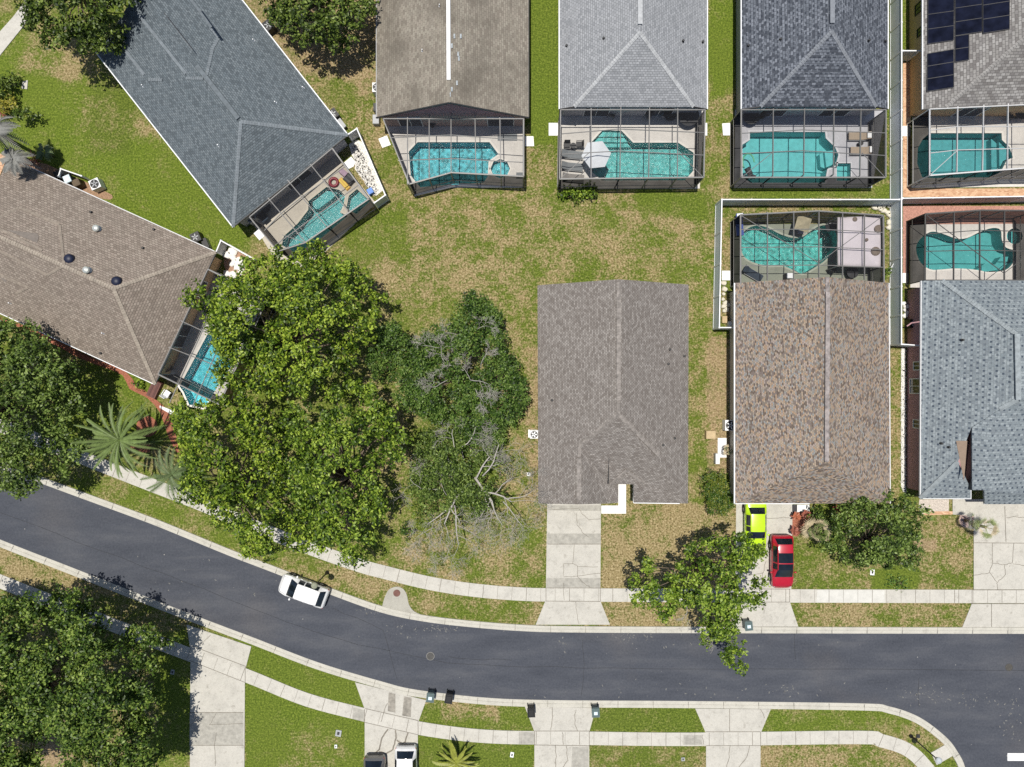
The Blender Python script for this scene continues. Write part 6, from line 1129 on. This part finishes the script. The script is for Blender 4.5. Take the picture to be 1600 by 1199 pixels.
chair('black patio chair under the cage roof beside the slate blue eave', *za([(290, 865)])[0], R(60), M_darkc); lounger('black sling lounger turned toward the dark framed pool', *za([(285, 880)])[0] if False else za([(262, 840)])[0], R(-50), M_cn); table('round black table in the shade of the slate blue eave', *za([(315, 800)])[0], .55, M_darkc)
def torus(label, px, py, R_, r_, m, z):
    p = P(px, py); mb = MB(); n, k = 24, 10; V = [((R_ + r_ * math.cos(2 * math.pi * j / k)) * math.cos(2 * math.pi * i / n), (R_ + r_ * math.cos(2 * math.pi * j / k)) * math.sin(2 * math.pi * i / n), r_ * math.sin(2 * math.pi * j / k)) for i in range(n) for j in range(k)]
    mb.add(V, [(i * k + j, ((i + 1) % n) * k + j, ((i + 1) % n) * k + (j + 1) % k, i * k + (j + 1) % k) for i in range(n) for j in range(k)]); o = mb.build('swim_ring', m, smooth=True); o.location = (p.x, p.y, z); tag(o, label, 'swim ring')
torus('dark red inflatable ring on the deck of the slate blue house', *za([(884, 577)])[0], .34, .13, pm('ring_red', (.22, .015, .03), .35), .18)
def slabobj(name, label, cat, px, py, dims, rz, m, z, stripes=None):
    p = P(px, py); r = thing(name, label, cat, (p.x, p.y, z), rz); MB().box((0, 0, dims[2] / 2), dims, 0, .9).build('body', m, r, world=False)
    if stripes: MB().box((0, dims[1] * .22, dims[2] + .012), (dims[0] * .8, dims[1] * .18, .02)).box((0, -dims[1] * .22, dims[2] + .012), (dims[0] * .8, dims[1] * .18, .02)).build('stripe', stripes, r, world=False)
slabobj('air_mattress', 'yellow orange pool float lying by the dark red ring', 'pool float', *za([(972, 590)])[0], (1.25, .45, .14), R(-48), pm('float_orange', (.62, .33, .02), .5), .05, pm('float_yellow', (.68, .55, .05), .5))
slabobj('folded_mat', 'mauve towel on a black sun chair in the cage corner', 'towel', *za([(975, 505)])[0], (.75, .5, .3), R(-40), pm('towel_mauve', (.42, .30, .38), .9), .3); slabobj('storage_bench', 'black cushion box at the cage corner near the rock bed', 'bench', *za([(1020, 555)])[0], (.9, .8, .4), R(-40), M_darkc, .05, M_dark)
lounger('black sling lounger near the roof edge in the kidney pool cage', *z8([(372, 648)])[0], R(150), M_cn); lounger('blue white striped chair in the cage corner of the kidney pool', *z8([(265, 272)])[0], R(95), pm('cushion_royal', (.05, .09, .32), .8), M_para); box('white barbecue box by the roof edge in the kidney pool cage', 'barbecue', 'barbecue', *z8([(640, 668)])[0], (.6, .45, .9), 0, M_darkc, M_white)
parasol('small tan parasol by the top rail over the kidney pool', *z8([(782, 245)])[0], .85, 1.9, pm('canvas_tan', (.42, .37, .25), .85), 4, .5); slabobj('pool_float', 'pinkish float at the rim of the kidney pool', 'pool float', *z8([(748, 318)])[0], (.65, .4, .15), 0, pm('float_pink', (.42, .30, .27), .7), .06, M_para)
# canopy over the kidney pool deck
cp = z8([(1045, 200), (1385, 190), (1385, 590), (1045, 580)]); q = [P(x, y, 2.25) for x, y in cp]; c = sum(q, Vector()) / 4; r = thing('fabric_canopy', 'pale pinkish fabric canopy on posts over the deck end of the kidney pool', 'canopy', (c.x, c.y, 0)); mb = MB(); n = 12; V = []
for i in range(n + 1):
    for j in range(n + 1):
        u, v = i / n, j / n; pt = (q[0] * (1 - u) + q[1] * u) * (1 - v) + (q[3] * (1 - u) + q[2] * u) * v; V.append((pt.x, pt.y, pt.z - .10 * math.sin(math.pi * u * 2) ** 2 * math.sin(math.pi * v) - .05 * math.sin(9 * u + 4 * v)))
mb.add(V, [(i * (n + 1) + j, (i + 1) * (n + 1) + j, (i + 1) * (n + 1) + j + 1, i * (n + 1) + j + 1) for i in range(n) for j in range(n)]); o = mb.build('canopy', pm('canopy_cloth', (.60, .55, .58), .85, .05, 2), r, smooth=True); o.modifiers.new('s', 'SOLIDIFY').thickness = .03
for pt in q: MB().bar((pt.x, pt.y, .05), (pt.x, pt.y, 2.22), .08).build('post', M_greyalu, r)
for a, b in ((q[0], q[1]), (q[1], q[2]), (q[2], q[3]), (q[3], q[0])): MB().bar(a - Vector((0, 0, .06)), b - Vector((0, 0, .06)), .07, .09).build('frame', M_greyalu, r)
for (x, y, s), lab in zip(((1178, 215, .20), (1340, 465, .38), (1362, 290, .34), (1270, 375, .14)), ('small dark disc lying on the pale canopy', 'brown woven basket lid on the pale canopy', 'tan fan shaped cover lying on the pale canopy', 'little dark cup on the pale canopy')):
    p = P(*z8([(x, y)])[0], 2.28); o = MB().lathe((0, 0, 0), [(s, 0), (s, .05), (s * .7, .11), (s * .15, .14)], 14).build('basket_lid', pm('woven_brown', (.20, .16, .13), .9, .4, 12), smooth=False); o.location = p; tag(o, lab, 'lid')
chair('dark covered chair beside the kidney pool canopy', *z8([(985, 610)])[0], 1, M_darkc); table('dark low table in the shade by the canopy of the kidney pool', *z8([(1130, 640)])[0], .5, M_darkc); lounger('dark sunbed in the shade beside the kidney pool canopy', *z8([(1010, 270)])[0], R(200), M_darkc)
table('dark patio table inside the cage of the solar panelled house', *z7([(775, 680)])[0], .55, M_darkc); chair('dark patio chair inside the cage of the solar panelled house', *z7([(720, 690)])[0], 0, M_darkc)
table('small glass table under the mauve gable', 676, 197, .35, M_darkc); slabobj('door_mat', 'grey mat on the pale deck beside the octagonal spa', 'mat', *z4([(910, 805)])[0], (1.7, .65, .03), 0, M_cg, .051); slabobj('door_mat', 'grey mat at the cage corner below the octagonal spa', 'mat', *z4([(980, 1030)])[0], (.55, .55, .03), 0, M_cg, .051)
table('black round table in the shade by the bright blue pool', *y3([(480, 370)])[0], .5, M_darkc); chair('white lounge chair at the cage end by the bright blue pool', *y3([(260, 1060)])[0], 1.0, M_white); chair('dark chair in the shade by the bright blue pool', *y3([(275, 900)])[0], 2.0, M_darkc); slabobj('wood_bench', 'reddish brown bench at the cage corner by the red mulch', 'bench', *y3([(175, 1035)])[0], (1.6, .9, .35), R(65), pm('red_wood', (.14, .06, .05), .7), .05, pm('red_wood_dark', (.10, .04, .035), .7))
ladder = P(*z8([(1458, 598)])[0]); r = thing('step_ladder', 'white folding ladder leaning on the pale fence by the canopy', 'ladder', (ladder.x, ladder.y, 0), R(70))
for s in (-1, 1): MB().bar((-.7, s * .2, .1), (.7, s * .2, .9), .05, .05).build('rail', M_white, r, world=False)
for k in range(5): MB().bar((-.5 + k * .25, -.2, .2 + k * .145), (-.5 + k * .25, .2, .2 + k * .145), .05, .03).build('rung', M_white, r, world=False)
box('white lidded jug by the gate of the kidney pool yard', 'white_tub', 'tub', *z8([(195, 1035)])[0], (.4, .4, .45), 0, M_white); box('tan board box in the kidney pool yard corner', 'storage_crate', 'crate', *z8([(155, 1000)])[0], (.45, .6, .25), 0, pm('tan_plastic', (.5, .38, .22)))
p = P(*y4([(700, 0)])[0])
MBt = None
